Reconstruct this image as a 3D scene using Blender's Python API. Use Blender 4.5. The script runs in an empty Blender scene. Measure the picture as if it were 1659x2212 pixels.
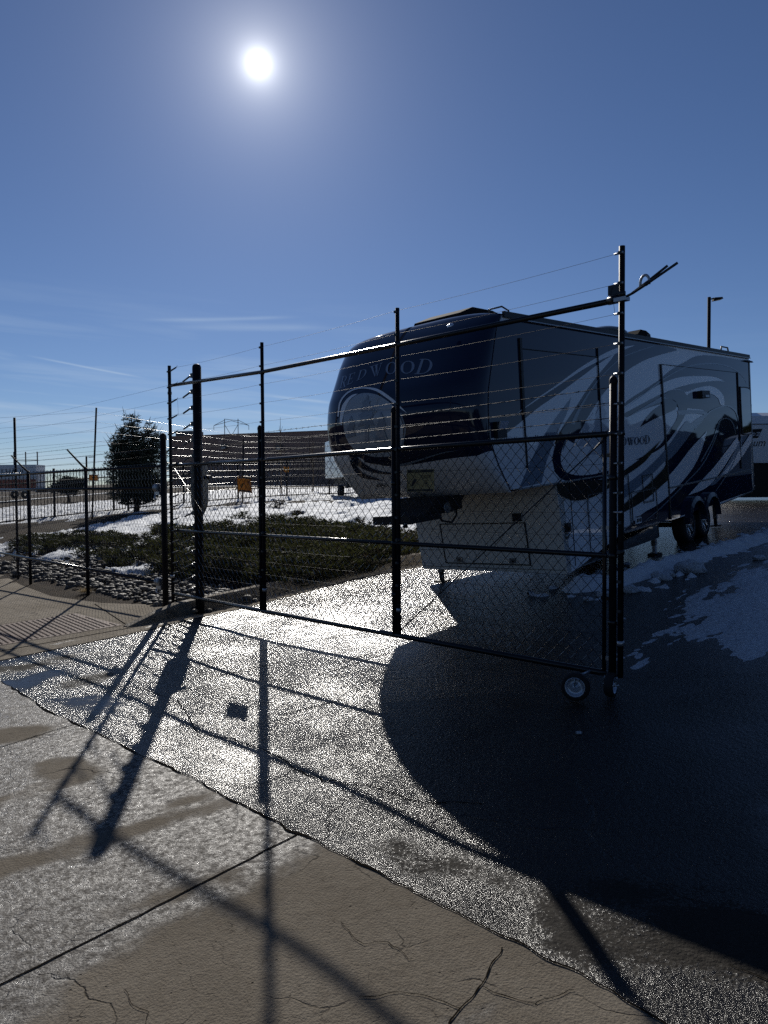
import bpy, bmesh, math, random
from mathutils import Vector, Matrix, geometry, noise
from mathutils.geometry import tessellate_polygon
random.seed(7)
SC = bpy.context.scene
COL = SC.collection
EYE = 1.974
V = Vector
# ---------------------------------------------------------------- camera
cam = bpy.data.cameras.new('camera')
cam.sensor_fit = 'HORIZONTAL'; cam.sensor_width = 36.0
cam.lens = 36.0 * 1600 / 1659.0
cam.clip_start = 0.05; cam.clip_end = 4000
co = bpy.data.objects.new('camera', cam); COL.objects.link(co)
co.location = (0, 0, EYE)
co.rotation_mode = 'QUATERNION'
co.rotation_quaternion = (Matrix.Rotation(math.radians(90 - 1.86), 3, 'X') @ Matrix.Rotation(-0.0063, 3, 'Z')).to_quaternion()
SC.camera = co
# ---------------------------------------------------------------- light
SUN = V((-0.1404, 0.8629, 0.4854)).normalized()
sl = bpy.data.lights.new('sun', 'SUN'); sl.energy = 4.6; sl.angle = math.radians(0.53); sl.color = (1.0, 0.955, 0.88)
so = bpy.data.objects.new('sun', sl); COL.objects.link(so)
so.rotation_mode = 'QUATERNION'; so.rotation_quaternion = SUN.to_track_quat('Z', 'Y')
so.location = (0, 0, 30)
SC.view_settings.view_transform = 'Standard'; SC.view_settings.look = 'None'
SC.view_settings.exposure = 0; SC.view_settings.gamma = 1
SC.cycles.max_bounces = 8; SC.cycles.sample_clamp_indirect = 1.2
SC.cycles.use_denoising = False

def world():
    w = bpy.data.worlds.new('World'); SC.world = w; w.use_nodes = True
    nt = w.node_tree; N = nt.nodes; L = nt.links
    N.clear()
    def nd(t, **k):
        n = N.new(t)
        for a, b in k.items(): setattr(n, a, b)
        return n
    out = nd('ShaderNodeOutputWorld'); bg = nd('ShaderNodeBackground')
    sky = nd('ShaderNodeTexSky'); sky.sky_type = 'NISHITA'; sky.sun_disc = False
    sky.sun_elevation = math.asin(SUN.z); sky.sun_rotation = math.atan2(SUN.x, SUN.y)
    sky.altitude = 1700; sky.air_density = 1.0; sky.dust_density = 0.25; sky.ozone_density = 2.0
    tc = nd('ShaderNodeTexCoord')
    nrm = nd('ShaderNodeVectorMath', operation='NORMALIZE'); L.new(tc.outputs['Generated'], nrm.inputs[0])
    def math_(op, a, b=None, c=None, clamp=False):
        n = nd('ShaderNodeMath', operation=op); n.use_clamp = clamp
        for i, v in enumerate((a, b, c)):
            if v is None: continue
            if isinstance(v, (int, float)): n.inputs[i].default_value = v
            else: L.new(v, n.inputs[i])
        return n.outputs[0]
    dot = nd('ShaderNodeVectorMath', operation='DOT_PRODUCT'); L.new(nrm.outputs[0], dot.inputs[0]); dot.inputs[1].default_value = SUN
    ang = math_('ARCCOSINE', math_('MINIMUM', dot.outputs['Value'], 0.999999))
    deg = math_('MULTIPLY', ang, 57.2958)
    def gl(amp, wid, p):
        return math_('MULTIPLY', math_('EXPONENT', math_('MULTIPLY', math_('POWER', math_('DIVIDE', deg, wid), p), -1.0)), amp)
    core = math_('ADD', gl(2.1, .54, 1.05), gl(.55, 2.2, 1.0))
    halo = gl(0.115, 7.0, 1.1)
    sep = nd('ShaderNodeSeparateXYZ'); L.new(nrm.outputs[0], sep.inputs[0])
    z = sep.outputs[2]
    # thin high cloud and contrails: long streaks low over the horizon
    az = math_('ARCTAN2', sep.outputs[0], sep.outputs[1]); el = math_('ARCSINE', z)
    cmb = nd('ShaderNodeCombineXYZ'); L.new(math_('MULTIPLY', az, 3.2), cmb.inputs[0]); L.new(math_('MULTIPLY', math_('ADD', el, math_('MULTIPLY', az, 0.05)), 46), cmb.inputs[1])
    ns = nd('ShaderNodeTexNoise'); ns.inputs['Scale'].default_value = 1.0; ns.inputs['Detail'].default_value = 7; ns.inputs['Roughness'].default_value = 0.55; ns.inputs['Distortion'].default_value = 0.35
    L.new(cmb.outputs[0], ns.inputs['Vector'])
    mr = nd('ShaderNodeMapRange'); mr.inputs[1].default_value = 0.47; mr.inputs[2].default_value = 0.72; L.new(ns.outputs['Fac'], mr.inputs[0])
    fade = nd('ShaderNodeMapRange'); fade.inputs[1].default_value = 0.26; fade.inputs[2].default_value = 0.03; L.new(el, fade.inputs[0])
    wside = nd('ShaderNodeMapRange'); wside.inputs[1].default_value = 0.12; wside.inputs[2].default_value = -0.12; wside.inputs[3].default_value = 0.12; L.new(az, wside.inputs[0])
    cl = math_('MULTIPLY', math_('MULTIPLY', mr.outputs[0], fade.outputs[0]), wside.outputs[0])
    def trail(a0, e0, a1, e1, wd, amp):
        # a straight streak between two (azimuth, elevation) points
        sl_ = (e1 - e0) / (a1 - a0)
        d = math_('SUBTRACT', el, math_('ADD', math_('MULTIPLY', math_('SUBTRACT', az, a0), sl_), e0))
        wig = math_('MULTIPLY', math_('SUBTRACT', ns.outputs['Fac'], 0.5), wd * 1.5)
        g = math_('EXPONENT', math_('MULTIPLY', math_('POWER', math_('DIVIDE', math_('ABSOLUTE', math_('ADD', d, wig)), wd), 2.0), -1.0))
        m1 = nd('ShaderNodeMapRange'); m1.interpolation_type = 'SMOOTHSTEP'; m1.inputs[1].default_value = a0; m1.inputs[2].default_value = a0 + (a1 - a0) * .35; L.new(az, m1.inputs[0])
        m2 = nd('ShaderNodeMapRange'); m2.interpolation_type = 'SMOOTHSTEP'; m2.inputs[1].default_value = a1; m2.inputs[2].default_value = a1 - (a1 - a0) * .3; L.new(az, m2.inputs[0])
        return math_('MULTIPLY', math_('MULTIPLY', g, amp), math_('MULTIPLY', m1.outputs[0], m2.outputs[0]))
    tr = [trail(-.455, .163, -.30, .140, .0011, .55), trail(-.44, .107, -.27, .098, .0011, .5), trail(-.165, .124, -.055, .112, .0018, .6),
          trail(-.33, .212, -.10, .225, .0022, .35), trail(-.30, .205, -.06, .214, .004, .22), trail(-.20, .104, -.06, .091, .0014, .45), trail(-.50, .085, -.30, .093, .006, .45),
          trail(-.36, .078, -.16, .072, .009, .6), trail(-.46, .062, -.10, .055, .005, .4)]
    t = cl
    for q in tr: t = math_('ADD', t, q)
    t = math_('MULTIPLY', t, .7, clamp=True)
    # sky colour
    grade = nd('ShaderNodeMix'); grade.data_type = 'RGBA'; grade.blend_type = 'MULTIPLY'; grade.inputs[0].default_value = 1.0
    L.new(sky.outputs[0], grade.inputs[6]); grade.inputs[7].default_value = SKYTINT
    scl = nd('ShaderNodeVectorMath', operation='SCALE'); L.new(grade.outputs[2], scl.inputs[0]); scl.inputs['Scale'].default_value = SKYK
    mixc = nd('ShaderNodeMix'); mixc.data_type = 'RGBA'; L.new(t, mixc.inputs[0]); L.new(scl.outputs[0], mixc.inputs[6]); mixc.inputs[7].default_value = (.44, .56, .72, 1)
    cc = nd('ShaderNodeCombineColor')
    L.new(math_('ADD', core, math_('MULTIPLY', halo, 1.0)), cc.inputs[0]); L.new(math_('ADD', core, math_('MULTIPLY', halo, 1.0)), cc.inputs[1]); L.new(math_('ADD', math_('MULTIPLY', core, .96), math_('MULTIPLY', halo, 1.15)), cc.inputs[2])
    add = nd('ShaderNodeMix'); add.data_type = 'RGBA'; add.blend_type = 'ADD'; add.inputs[0].default_value = 1.0
    L.new(mixc.outputs[2], add.inputs[6]); L.new(cc.outputs[0], add.inputs[7])
    # the clear sky is deepest well away from the sun
    deep = nd('ShaderNodeMapRange'); deep.interpolation_type = 'SMOOTHSTEP'; deep.inputs[1].default_value = 65; deep.inputs[2].default_value = 125; deep.inputs[3].default_value = 1.0; deep.inputs[4].default_value = .66; L.new(deg, deep.inputs[0])
    dsc = nd('ShaderNodeVectorMath', operation='SCALE'); L.new(add.outputs[2], dsc.inputs[0]); L.new(deep.outputs[0], dsc.inputs['Scale'])
    L.new(dsc.outputs[0], bg.inputs['Color']); bg.inputs['Strength'].default_value = 1.0
    L.new(bg.outputs[0], out.inputs[0])
SKYTINT = (0.565, 0.66, 0.845, 1); SKYK = 0.07
world()
# ---------------------------------------------------------------- materials
def mat(name, col, rough=.6, metal=0.0, coat=0.0, spec=.5, bump=None, var=None, trans=None):
    """bump=(scale, strength, distance); var=(scale, amount) mottles the colour"""
    m = bpy.data.materials.new(name); m.use_nodes = True
    nt = m.node_tree; N = nt.nodes; L = nt.links; b = N['Principled BSDF']
    c = (*col, 1)
    b.inputs['Base Color'].default_value = c; b.inputs['Roughness'].default_value = rough; b.inputs['Metallic'].default_value = metal
    b.inputs['Coat Weight'].default_value = coat; b.inputs['Coat Roughness'].default_value = .04; b.inputs['Specular IOR Level'].default_value = spec
    tc = N.new('ShaderNodeTexCoord')
    if var:
        n = N.new('ShaderNodeTexNoise'); n.inputs['Scale'].default_value = var[0]; n.inputs['Detail'].default_value = 6; L.new(tc.outputs['Object'], n.inputs['Vector'])
        r = N.new('ShaderNodeMapRange'); r.inputs[1].default_value = .3; r.inputs[2].default_value = .7; r.inputs[3].default_value = 1 - var[1]; r.inputs[4].default_value = 1 + var[1]; L.new(n.outputs['Fac'], r.inputs[0])
        s = N.new('ShaderNodeVectorMath'); s.operation = 'SCALE'; s.inputs[0].default_value = col; L.new(r.outputs[0], s.inputs['Scale'])
        L.new(s.outputs[0], b.inputs['Base Color'])
    if bump:
        n = N.new('ShaderNodeTexNoise'); n.inputs['Scale'].default_value = bump[0]; n.inputs['Detail'].default_value = 5; L.new(tc.outputs['Object'], n.inputs['Vector'])
        bp = N.new('ShaderNodeBump'); bp.inputs['Strength'].default_value = bump[1]; bp.inputs['Distance'].default_value = bump[2]; L.new(n.outputs['Fac'], bp.inputs['Height']); L.new(bp.outputs[0], b.inputs['Normal'])
    if trans:
        tr = N.new('ShaderNodeBsdfTranslucent'); tr.inputs[0].default_value = (*trans[0], 1); mx = N.new('ShaderNodeMixShader'); mx.inputs[0].default_value = trans[1]
        L.new(b.outputs[0], mx.inputs[1]); L.new(tr.outputs[0], mx.inputs[2]); L.new(mx.outputs[0], N['Material Output'].inputs[0])
    return m
# ---------------------------------------------------------------- mesh builder
class MB:
    def __init__(s): s.v = []; s.f = []; s.m = []; s.mats = []; s.sm = []
    def mi(s, m):
        if m not in s.mats: s.mats.append(m)
        return s.mats.index(m)
    def add(s, vs, fs, m, smooth=False):
        o = len(s.v); s.v += [tuple(p) for p in vs]; i = s.mi(m)
        for f in fs: s.f.append(tuple(o + k for k in f)); s.m.append(i); s.sm.append(smooth)
    def box(s, c, size, m, R=None):
        c = V(c); vs = []
        for dx in (-.5, .5):
            for dy in (-.5, .5):
                for dz in (-.5, .5):
                    p = V((dx * size[0], dy * size[1], dz * size[2]))
                    vs.append(c + (R @ p if R else p))
        s.add(vs, [(0, 1, 3, 2), (4, 6, 7, 5), (0, 4, 5, 1), (2, 3, 7, 6), (0, 2, 6, 4), (1, 5, 7, 3)], m)
    def hexa(s, p, m):
        s.add(p, [(0, 3, 2, 1), (4, 5, 6, 7), (0, 1, 5, 4), (1, 2, 6, 5), (2, 3, 7, 6), (3, 0, 4, 7)], m)
    def tube(s, pts, r, m, n=6, cap=True, smooth=True):
        pts = [V(p) for p in pts]; rs = r if isinstance(r, (list, tuple)) else [r] * len(pts)
        vs = []; fs = []; prev = None
        for i, p in enumerate(pts):
            if i == 0: t = pts[1] - p
            elif i == len(pts) - 1: t = p - pts[i - 1]
            else: t = (pts[i + 1] - pts[i - 1])
            t.normalize()
            if prev is None:
                a = V((0, 0, 1)) if abs(t.z) < .9 else V((1, 0, 0))
                u = t.cross(a).normalized()
            else:
                u = (prev - t * prev.dot(t)); u = u.normalized() if u.length > 1e-6 else t.cross(V((0, 0, 1))).normalized()
            prev = u; w = t.cross(u)
            for k in range(n):
                a = 2 * math.pi * k / n
                vs.append(p + (u * math.cos(a) + w * math.sin(a)) * rs[i])
        for i in range(len(pts) - 1):
            for k in range(n):
                k2 = (k + 1) % n
                fs.append((i * n + k, i * n + k2, (i + 1) * n + k2, (i + 1) * n + k))
        if cap: fs.append(tuple(range(n - 1, -1, -1))); fs.append(tuple((len(pts) - 1) * n + k for k in range(n)))
        s.add(vs, fs, m, smooth)
    def disc(s, c, axis, prof, m, n=24):
        """surface of revolution: prof = [(radius, offset along axis)]"""
        c = V(c); ax = V(axis).normalized(); a = V((0, 0, 1)) if abs(ax.z) < .9 else V((1, 0, 0)); u = ax.cross(a).normalized(); w = ax.cross(u)
        vs = []; fs = []
        for r, o in prof:
            for k in range(n):
                t = 2 * math.pi * k / n
                vs.append(c + ax * o + (u * math.cos(t) + w * math.sin(t)) * max(r, 1e-4))
        for i in range(len(prof) - 1):
            for k in range(n):
                k2 = (k + 1) % n
                fs.append((i * n + k, (i + 1) * n + k, (i + 1) * n + k2, i * n + k2))
        s.add(vs, fs, m, True)
    def poly(s, pts, m, tri=True):
        pts = [V(p) for p in pts]
        for t in tessellate_polygon([pts]): s.add([pts[i] for i in t], [(0, 1, 2)], m)
    def ribbon(s, a, b, m):
        n = len(a); s.add(list(a) + list(b), [(i, i + 1, n + i + 1, n + i) for i in range(n - 1)], m)
    def build(s, name, parent=None, T=None, fixn=False):
        me = bpy.data.meshes.new(name)
        vs = [tuple(T @ V(p)) for p in s.v] if T else s.v
        me.from_pydata(vs, [], s.f)
        for m in s.mats: me.materials.append(m)
        me.polygons.foreach_set('material_index', s.m); me.polygons.foreach_set('use_smooth', s.sm)
        if fixn:
            bm = bmesh.new(); bm.from_mesh(me); bmesh.ops.recalc_face_normals(bm, faces=bm.faces); bm.to_mesh(me); bm.free()
        me.update()
        o = bpy.data.objects.new(name, me); COL.objects.link(o)
        if parent: o.parent = parent
        return o
def tag(o, label=None, cat=None, group=None, kind=None):
    if label: o['label'] = label
    if cat: o['category'] = cat
    if group: o['group'] = group
    if kind: o['kind'] = kind
    return o
def thing(name, label, cat, loc, group=None, M=None):
    o = bpy.data.objects.new(name, None); COL.objects.link(o); o.empty_display_size = .1
    if M is not None: o.matrix_world = M
    else: o.location = loc
    return tag(o, label, cat, group)
def TL(loc): return Matrix.Translation(-V(loc))
def smoothpoly(pts, n=5, corner=50, closed=True):
    """Catmull-Rom through the points, sharp where the outline turns hard"""
    N = len(pts); P = [V((p[0], p[1])) for p in pts]; out = []
    def iscorner(i):
        if not closed and (i == 0 or i == N - 1): return True
        a = P[i] - P[i - 1]; b = P[(i + 1) % N] - P[i]
        if a.length < 1e-6 or b.length < 1e-6: return True
        return math.degrees(a.angle(b)) > corner
    C = [iscorner(i) for i in range(N)]
    for i in range(N if closed else N - 1):
        p1, p2 = P[i], P[(i + 1) % N]
        p0 = P[i - 1] if not C[i] else p1 * 2 - p2
        p3 = P[(i + 2) % N] if not C[(i + 1) % N] else p2 * 2 - p1
        for k in range(n):
            t = k / n
            q = .5 * ((2 * p1) + (p2 - p0) * t + (2 * p0 - 5 * p1 + 4 * p2 - p3) * t * t + (3 * p1 - p0 - 3 * p2 + p3) * t ** 3)
            out.append((q.x, q.y))
    if not closed: out.append((P[-1].x, P[-1].y))
    return out
def nz(x, y=0, z=0, s=1.0): return noise.noise(V((x * s, y * s, z * s)))
def fbm(x, y, s=1.0, o=4): return noise.fractal(V((x * s, y * s, 3.3)), 1.0, 2.0, o)
# ---------------------------------------------------------------- terrain
def sst(v, a, b):
    t = max(0, min(1, (v - a) / (b - a))); return t * t * (3 - 2 * t)
def terr(x, y):
    z = .045 + .0756 * x + .038 * y
    z -= .038 * sst(x, -2.4, -1.2) * (1 - sst(y, 8.5, 10)) * (1 - sst(x, .8, 1.8) * sst(y, 4.2, 5.2)) + .045 * sst(x, -.4, .5) * (1 - sst(y, 4, 6))
    d = -.673 * (x + 1.91) + .74 * (y - 10.48) - .3
    d2 = .742 * (x + 3.28) + .67 * (y - 10.97)
    z += .03 * max(0, min(d - 2, 5 * d2, 18))
    z = max(z, -1.6)
    cap = 1.5 + .013 * max(0, min(y, 400) - 35)
    k = 8.0; m = max(-k * z, -k * cap)
    return -(m + math.log(math.exp(-k * z - m) + math.exp(-k * cap - m))) / k
def inpoly(x, y, P):
    c = False; j = len(P) - 1
    for i in range(len(P)):
        if (P[i][1] > y) != (P[j][1] > y) and x < (P[j][0] - P[i][0]) * (y - P[i][1]) / (P[j][1] - P[i][1]) + P[i][0]: c = not c
        j = i
    return c
def polydist(x, y, P, closed=True):
    best = 1e9; n = len(P)
    for i in range(n if closed else n - 1):
        ax, ay = P[i][:2]; bx, by = P[(i + 1) % n][:2]; dx, dy = bx - ax, by - ay; L2 = dx * dx + dy * dy
        t = 0 if L2 == 0 else max(0, min(1, ((x - ax) * dx + (y - ay) * dy) / L2))
        e = math.hypot(x - ax - t * dx, y - ay - t * dy)
        if e < best: best = e
    return best
def sheet(name, outline, m, off, step=.6, kind='structure', attr=None, rough=False):
    """flat outline cut on a grid and laid on the terrain"""
    bm = bmesh.new()
    vs = [bm.verts.new((p[0], p[1], 0)) for p in outline]
    for t in tessellate_polygon([[V((p[0], p[1], 0)) for p in outline]]):
        try: bm.faces.new([vs[i] for i in t])
        except ValueError: pass
    xs = [p[0] for p in outline]; ys = [p[1] for p in outline]
    def cuts(a, b):
        out = []; q = math.floor(a / step) * step
        while q < b:
            if q > a: out.append(q)
            q += step if abs(q) < 12 else step * 4
        return out
    for x in cuts(min(xs), max(xs)):
        bmesh.ops.bisect_plane(bm, geom=bm.verts[:] + bm.edges[:] + bm.faces[:], plane_co=(x, 0, 0), plane_no=(1, 0, 0))
    for y in cuts(min(ys), max(ys)):
        bmesh.ops.bisect_plane(bm, geom=bm.verts[:] + bm.edges[:] + bm.faces[:], plane_co=(0, y, 0), plane_no=(0, 1, 0))
    for v in bm.verts: v.co.z = terr(v.co.x, v.co.y) + off
    bmesh.ops.recalc_face_normals(bm, faces=bm.faces)
    for f in bm.faces:
        if f.normal.z < 0: f.normal_flip()
    me = bpy.data.meshes.new(name); bm.to_mesh(me); bm.free(); me.materials.append(m)
    if attr:
        a = me.attributes.new('wet', 'FLOAT', 'POINT'); a.data.foreach_set('value', [attr(v.co.x, v.co.y) for v in me.vertices])
    o = bpy.data.objects.new(name, me); COL.objects.link(o); o['kind'] = kind
    return o
# ================================================================ ground materials
def ground_mat(name, kind, lum=1.0):
    m = bpy.data.materials.new(name); m.use_nodes = True
    nt = m.node_tree; N = nt.nodes; L = nt.links; b = N['Principled BSDF']
    tc = N.new('ShaderNodeTexCoord'); OBJ = tc.outputs['Object']
    def noi(scale, det=5, rough=.6, dist=0.0):
        n = N.new('ShaderNodeTexNoise'); n.inputs['Scale'].default_value = scale; n.inputs['Detail'].default_value = det; n.inputs['Roughness'].default_value = rough; n.inputs['Distortion'].default_value = dist
        L.new(OBJ, n.inputs['Vector']); return n.outputs['Fac']
    def M(op, a, b_=None, c=None, clamp=False):
        n = N.new('ShaderNodeMath'); n.operation = op; n.use_clamp = clamp
        for i, v in enumerate((a, b_, c)):
            if v is None: continue
            if isinstance(v, (int, float)): n.inputs[i].default_value = v
            else: L.new(v, n.inputs[i])
        return n.outputs[0]
    def MR(v, a, b_, c=0.0, d=1.0):
        n = N.new('ShaderNodeMapRange'); n.inputs[1].default_value = a; n.inputs[2].default_value = b_; n.inputs[3].default_value = c; n.inputs[4].default_value = d
        L.new(v, n.inputs[0]); return n.outputs[0]
    def MIX(f, a, b_):
        n = N.new('ShaderNodeMix'); n.data_type = 'RGBA'
        if isinstance(f, (int, float)): n.inputs[0].default_value = f
        else: L.new(f, n.inputs[0])
        for i, v in ((6, a), (7, b_)):
            if isinstance(v, tuple): n.inputs[i].default_value = (*v, 1)
            else: L.new(v, n.inputs[i])
        return n.outputs[2]
    def crack(scale, width, dist=.25):
        """fine wandering cracks: cell borders of a warped Voronoi"""
        nz_ = N.new('ShaderNodeTexNoise'); nz_.inputs['Scale'].default_value = scale * 2.2; nz_.inputs['Detail'].default_value = 6; L.new(OBJ, nz_.inputs['Vector'])
        sc_ = N.new('ShaderNodeVectorMath'); sc_.operation = 'SCALE'; sc_.inputs['Scale'].default_value = dist / scale * 2; L.new(nz_.outputs['Color'], sc_.inputs[0])
        ad = N.new('ShaderNodeVectorMath'); ad.operation = 'ADD'; L.new(OBJ, ad.inputs[0]); L.new(sc_.outputs[0], ad.inputs[1])
        vo = N.new('ShaderNodeTexVoronoi'); vo.feature = 'DISTANCE_TO_EDGE'; vo.inputs['Scale'].default_value = scale; L.new(ad.outputs[0], vo.inputs['Vector'])
        return MR(vo.outputs['Distance'], 0.0, width, 1.0, 0.0)
    at = N.new('ShaderNodeAttribute'); at.attribute_name = 'wet'
    if kind == 'asphalt':
        vo = N.new('ShaderNodeTexVoronoi'); vo.inputs['Scale'].default_value = 62; L.new(OBJ, vo.inputs['Vector'])
        vo2 = N.new('ShaderNodeTexVoronoi'); vo2.inputs['Scale'].default_value = 27; vo2.inputs['Randomness'].default_value = 1; L.new(OBJ, vo2.inputs['Vector'])
        big = noi(.9, 5); mid = noi(5, 6); fine = noi(240, 2, .5); grit = noi(60, 4, .7)
        wet = M('ADD', M('ADD', at.outputs['Fac'], M('MULTIPLY', M('SUBTRACT', mid, .5), .8)), M('MULTIPLY', M('SUBTRACT', grit, .5), 1.5)); wet = MR(wet, -.05, .12)
        col = MIX(MR(vo.outputs['Color'], 0, 1), (.005, .005, .006), (.022, .021, .020))
        col = MIX(M('MULTIPLY', wet, .55), MIX(.55, col, (.05, .044, .036)), (.004, .004, .005))
        L.new(col, b.inputs['Base Color'])
        ro = M('ADD', MR(wet, 0, 1, .80, .185), M('MULTIPLY', M('SUBTRACT', grit, .5), .25)); L.new(ro, b.inputs['Roughness'])
        b.inputs['Specular IOR Level'].default_value = .5
        L.new(MR(wet, 0, 1, .05, .20), b.inputs['Specular IOR Level'])
        h = M('ADD', M('MULTIPLY', M('SUBTRACT', 1.0, vo.outputs['Distance']), .8), M('ADD', M('MULTIPLY', M('SUBTRACT', 1.0, vo2.outputs['Distance']), .9), M('ADD', M('MULTIPLY', grit, 1.1), M('MULTIPLY', fine, .35))))
        h = M('SUBTRACT', h, M('MULTIPLY', crack(.42, .010), 1.2))
        MB_ = N.new('ShaderNodeMath'); MB_.operation = 'MULTIPLY'; L.new(M('MULTIPLY', MR(big, .36, .64, .0026, .0056), MR(noi(2.6, 4), .35, .65, .75, 1.2)), MB_.inputs[1]); bp = N.new('ShaderNodeBump'); bp.inputs['Strength'].default_value = 1; L.new(MR(M('ADD', at.outputs['Fac'], M('MULTIPLY', M('SUBTRACT', mid, .5), .8)), .75, 1.05, 1.0, .2), MB_.inputs[0]); L.new(MB_.outputs[0], bp.inputs['Distance']); L.new(h, bp.inputs['Height']); L.new(bp.outputs[0], b.inputs['Normal'])
    elif kind == 'concrete':
        big = noi(1.3, 6); mid = noi(7, 6); grit = noi(150, 4, .75); streak = noi(28, 5, .7)
        wet = M('ADD', at.outputs['Fac'], M('ADD', M('MULTIPLY', M('SUBTRACT', mid, .5), .45), M('MULTIPLY', M('SUBTRACT', grit, .5), .35))); wet = MR(wet, -.05, .12)
        base = MIX(MR(big, .3, .7), (.135 * lum, .115 * lum, .088 * lum), (.205 * lum, .18 * lum, .145 * lum))
        base = MIX(MR(streak, .42, .75, 0, .45), base, (.085, .068, .05))
        vo = N.new('ShaderNodeTexVoronoi'); vo.inputs['Scale'].default_value = 24; L.new(OBJ, vo.inputs['Vector'])
        pit = M('MULTIPLY', MR(vo.outputs['Distance'], 0.06, .14, 1.0, 0.0), MR(noi(9, 3), .5, .6))
        cr = M('MULTIPLY', crack(1.7, .012), MR(big, .48, .6))
        cr2 = M('MULTIPLY', crack(5.5, .018), MR(mid, .55, .7, 0, .7))
        dk = M('MAXIMUM', M('MAXIMUM', cr, cr2), pit)
        col = MIX(M('MULTIPLY', wet, .74), base, (.030, .026, .024))
        col = MIX(M('MULTIPLY', dk, .85), col, (.018, .014, .011))
        L.new(col, b.inputs['Base Color'])
        wetv = M('MULTIPLY', wet, MR(streak, .30, .62, 1.0, .25))
        L.new(MR(wetv, 0, 1, .92, .18), b.inputs['Roughness']); L.new(MR(wetv, 0, 1, .05, .5), b.inputs['Specular IOR Level'])
        vs = N.new('ShaderNodeTexVoronoi'); vs.inputs['Scale'].default_value = 85; L.new(OBJ, vs.inputs['Vector'])
        h = M('ADD', M('MULTIPLY', grit, 1.0), M('ADD', M('MULTIPLY', vs.outputs['Distance'], .7), M('MULTIPLY', streak, .9)))
        h = M('SUBTRACT', h, M('MULTIPLY', dk, 1.5))
        bp = N.new('ShaderNodeBump'); bp.inputs['Strength'].default_value = 1; L.new(MR(M('ADD', at.outputs['Fac'], M('MULTIPLY', M('SUBTRACT', mid, .5), .7)), .6, .95, .0036, .0006), bp.inputs['Distance']); L.new(h, bp.inputs['Height']); L.new(bp.outputs[0], b.inputs['Normal'])
    elif kind == 'dirt':
        big = noi(.35, 6); mid = noi(3, 6); fine = noi(30, 6, .75)
        col = MIX(MR(big, .35, .65), (.028, .018, .012), (.06, .042, .026)); col = MIX(MR(fine, .4, .65), col, (.014, .010, .007)); col = MIX(MR(mid, .5, .75, 0, .5), col, (.095, .065, .034))
        L.new(col, b.inputs['Base Color']); b.inputs['Roughness'].default_value = .95; b.inputs['Specular IOR Level'].default_value = .1
        bp = N.new('ShaderNodeBump'); bp.inputs['Strength'].default_value = 1; bp.inputs['Distance'].default_value = .05; L.new(fine, bp.inputs['Height']); L.new(bp.outputs[0], b.inputs['Normal'])
    elif kind == 'snow':
        mid = noi(4, 6); fine = noi(45, 5, .7)
        col = MIX(MR(mid, .5, .78, 0, .55), (.74, .77, .80), (.45, .44, .43)); L.new(col, b.inputs['Base Color'])
        b.inputs['Roughness'].default_value = .7; b.inputs['Specular IOR Level'].default_value = .08
        h = M('ADD', M('MULTIPLY', mid, 1.5), M('MULTIPLY', fine, .5))
        bp = N.new('ShaderNodeBump'); bp.inputs['Strength'].default_value = .8; bp.inputs['Distance'].default_value = .05; L.new(h, bp.inputs['Height']); L.new(bp.outputs[0], b.inputs['Normal'])
    elif kind == 'slush':
        mid = noi(3.5, 6); fine = noi(38, 6, .75)
        col = MIX(MR(fine, .38, .62), (.30, .32, .35), (.74, .78, .83)); L.new(col, b.inputs['Base Color'])
        b.inputs['Roughness'].default_value = .4
        bp = N.new('ShaderNodeBump'); bp.inputs['Strength'].default_value = 1; bp.inputs['Distance'].default_value = .03; L.new(fine, bp.inputs['Height']); L.new(bp.outputs[0], b.inputs['Normal'])
    return m
M_asph = ground_mat('wet_asphalt', 'asphalt'); M_conc = ground_mat('apron_concrete', 'concrete'); M_dirt = ground_mat('dirt', 'dirt')
M_snow = ground_mat('snow', 'snow'); M_slush = ground_mat('slush', 'slush')
M_walk = ground_mat('walk_concrete', 'concrete', 1.4)
M_crack = mat('crack_dirt', (.012, .010, .008), 1, spec=0)
M_tact = mat('tactile_brick', (.12, .075, .055), .8, bump=(90, .5, .002), var=(8, .3))
M_black = mat('black_vinyl_metal', (.007, .008, .011), .22, 0.0, 0.0, .5, bump=(70, .15, .001))
M_post = mat('black_painted_steel', (.009, .010, .014), .55, 0.0, 0.0, .15, bump=(25, .2, .001), var=(14, .35))
M_wire = mat('galvanised_wire', (.03, .034, .04), .6, 0.1, spec=.15)
M_mesh = mat('vinyl_coated_wire', (.012, .014, .018), .30, 0, .5, .6)
M_galv = mat('galvanised_steel', (.42, .44, .47), .38, .85, bump=(40, .2, .001))
M_insul = mat('black_insulator', (.02, .03, .035), .45)
M_rubber = mat('rubber', (.012, .012, .013), .75, bump=(60, .4, .002))

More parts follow.
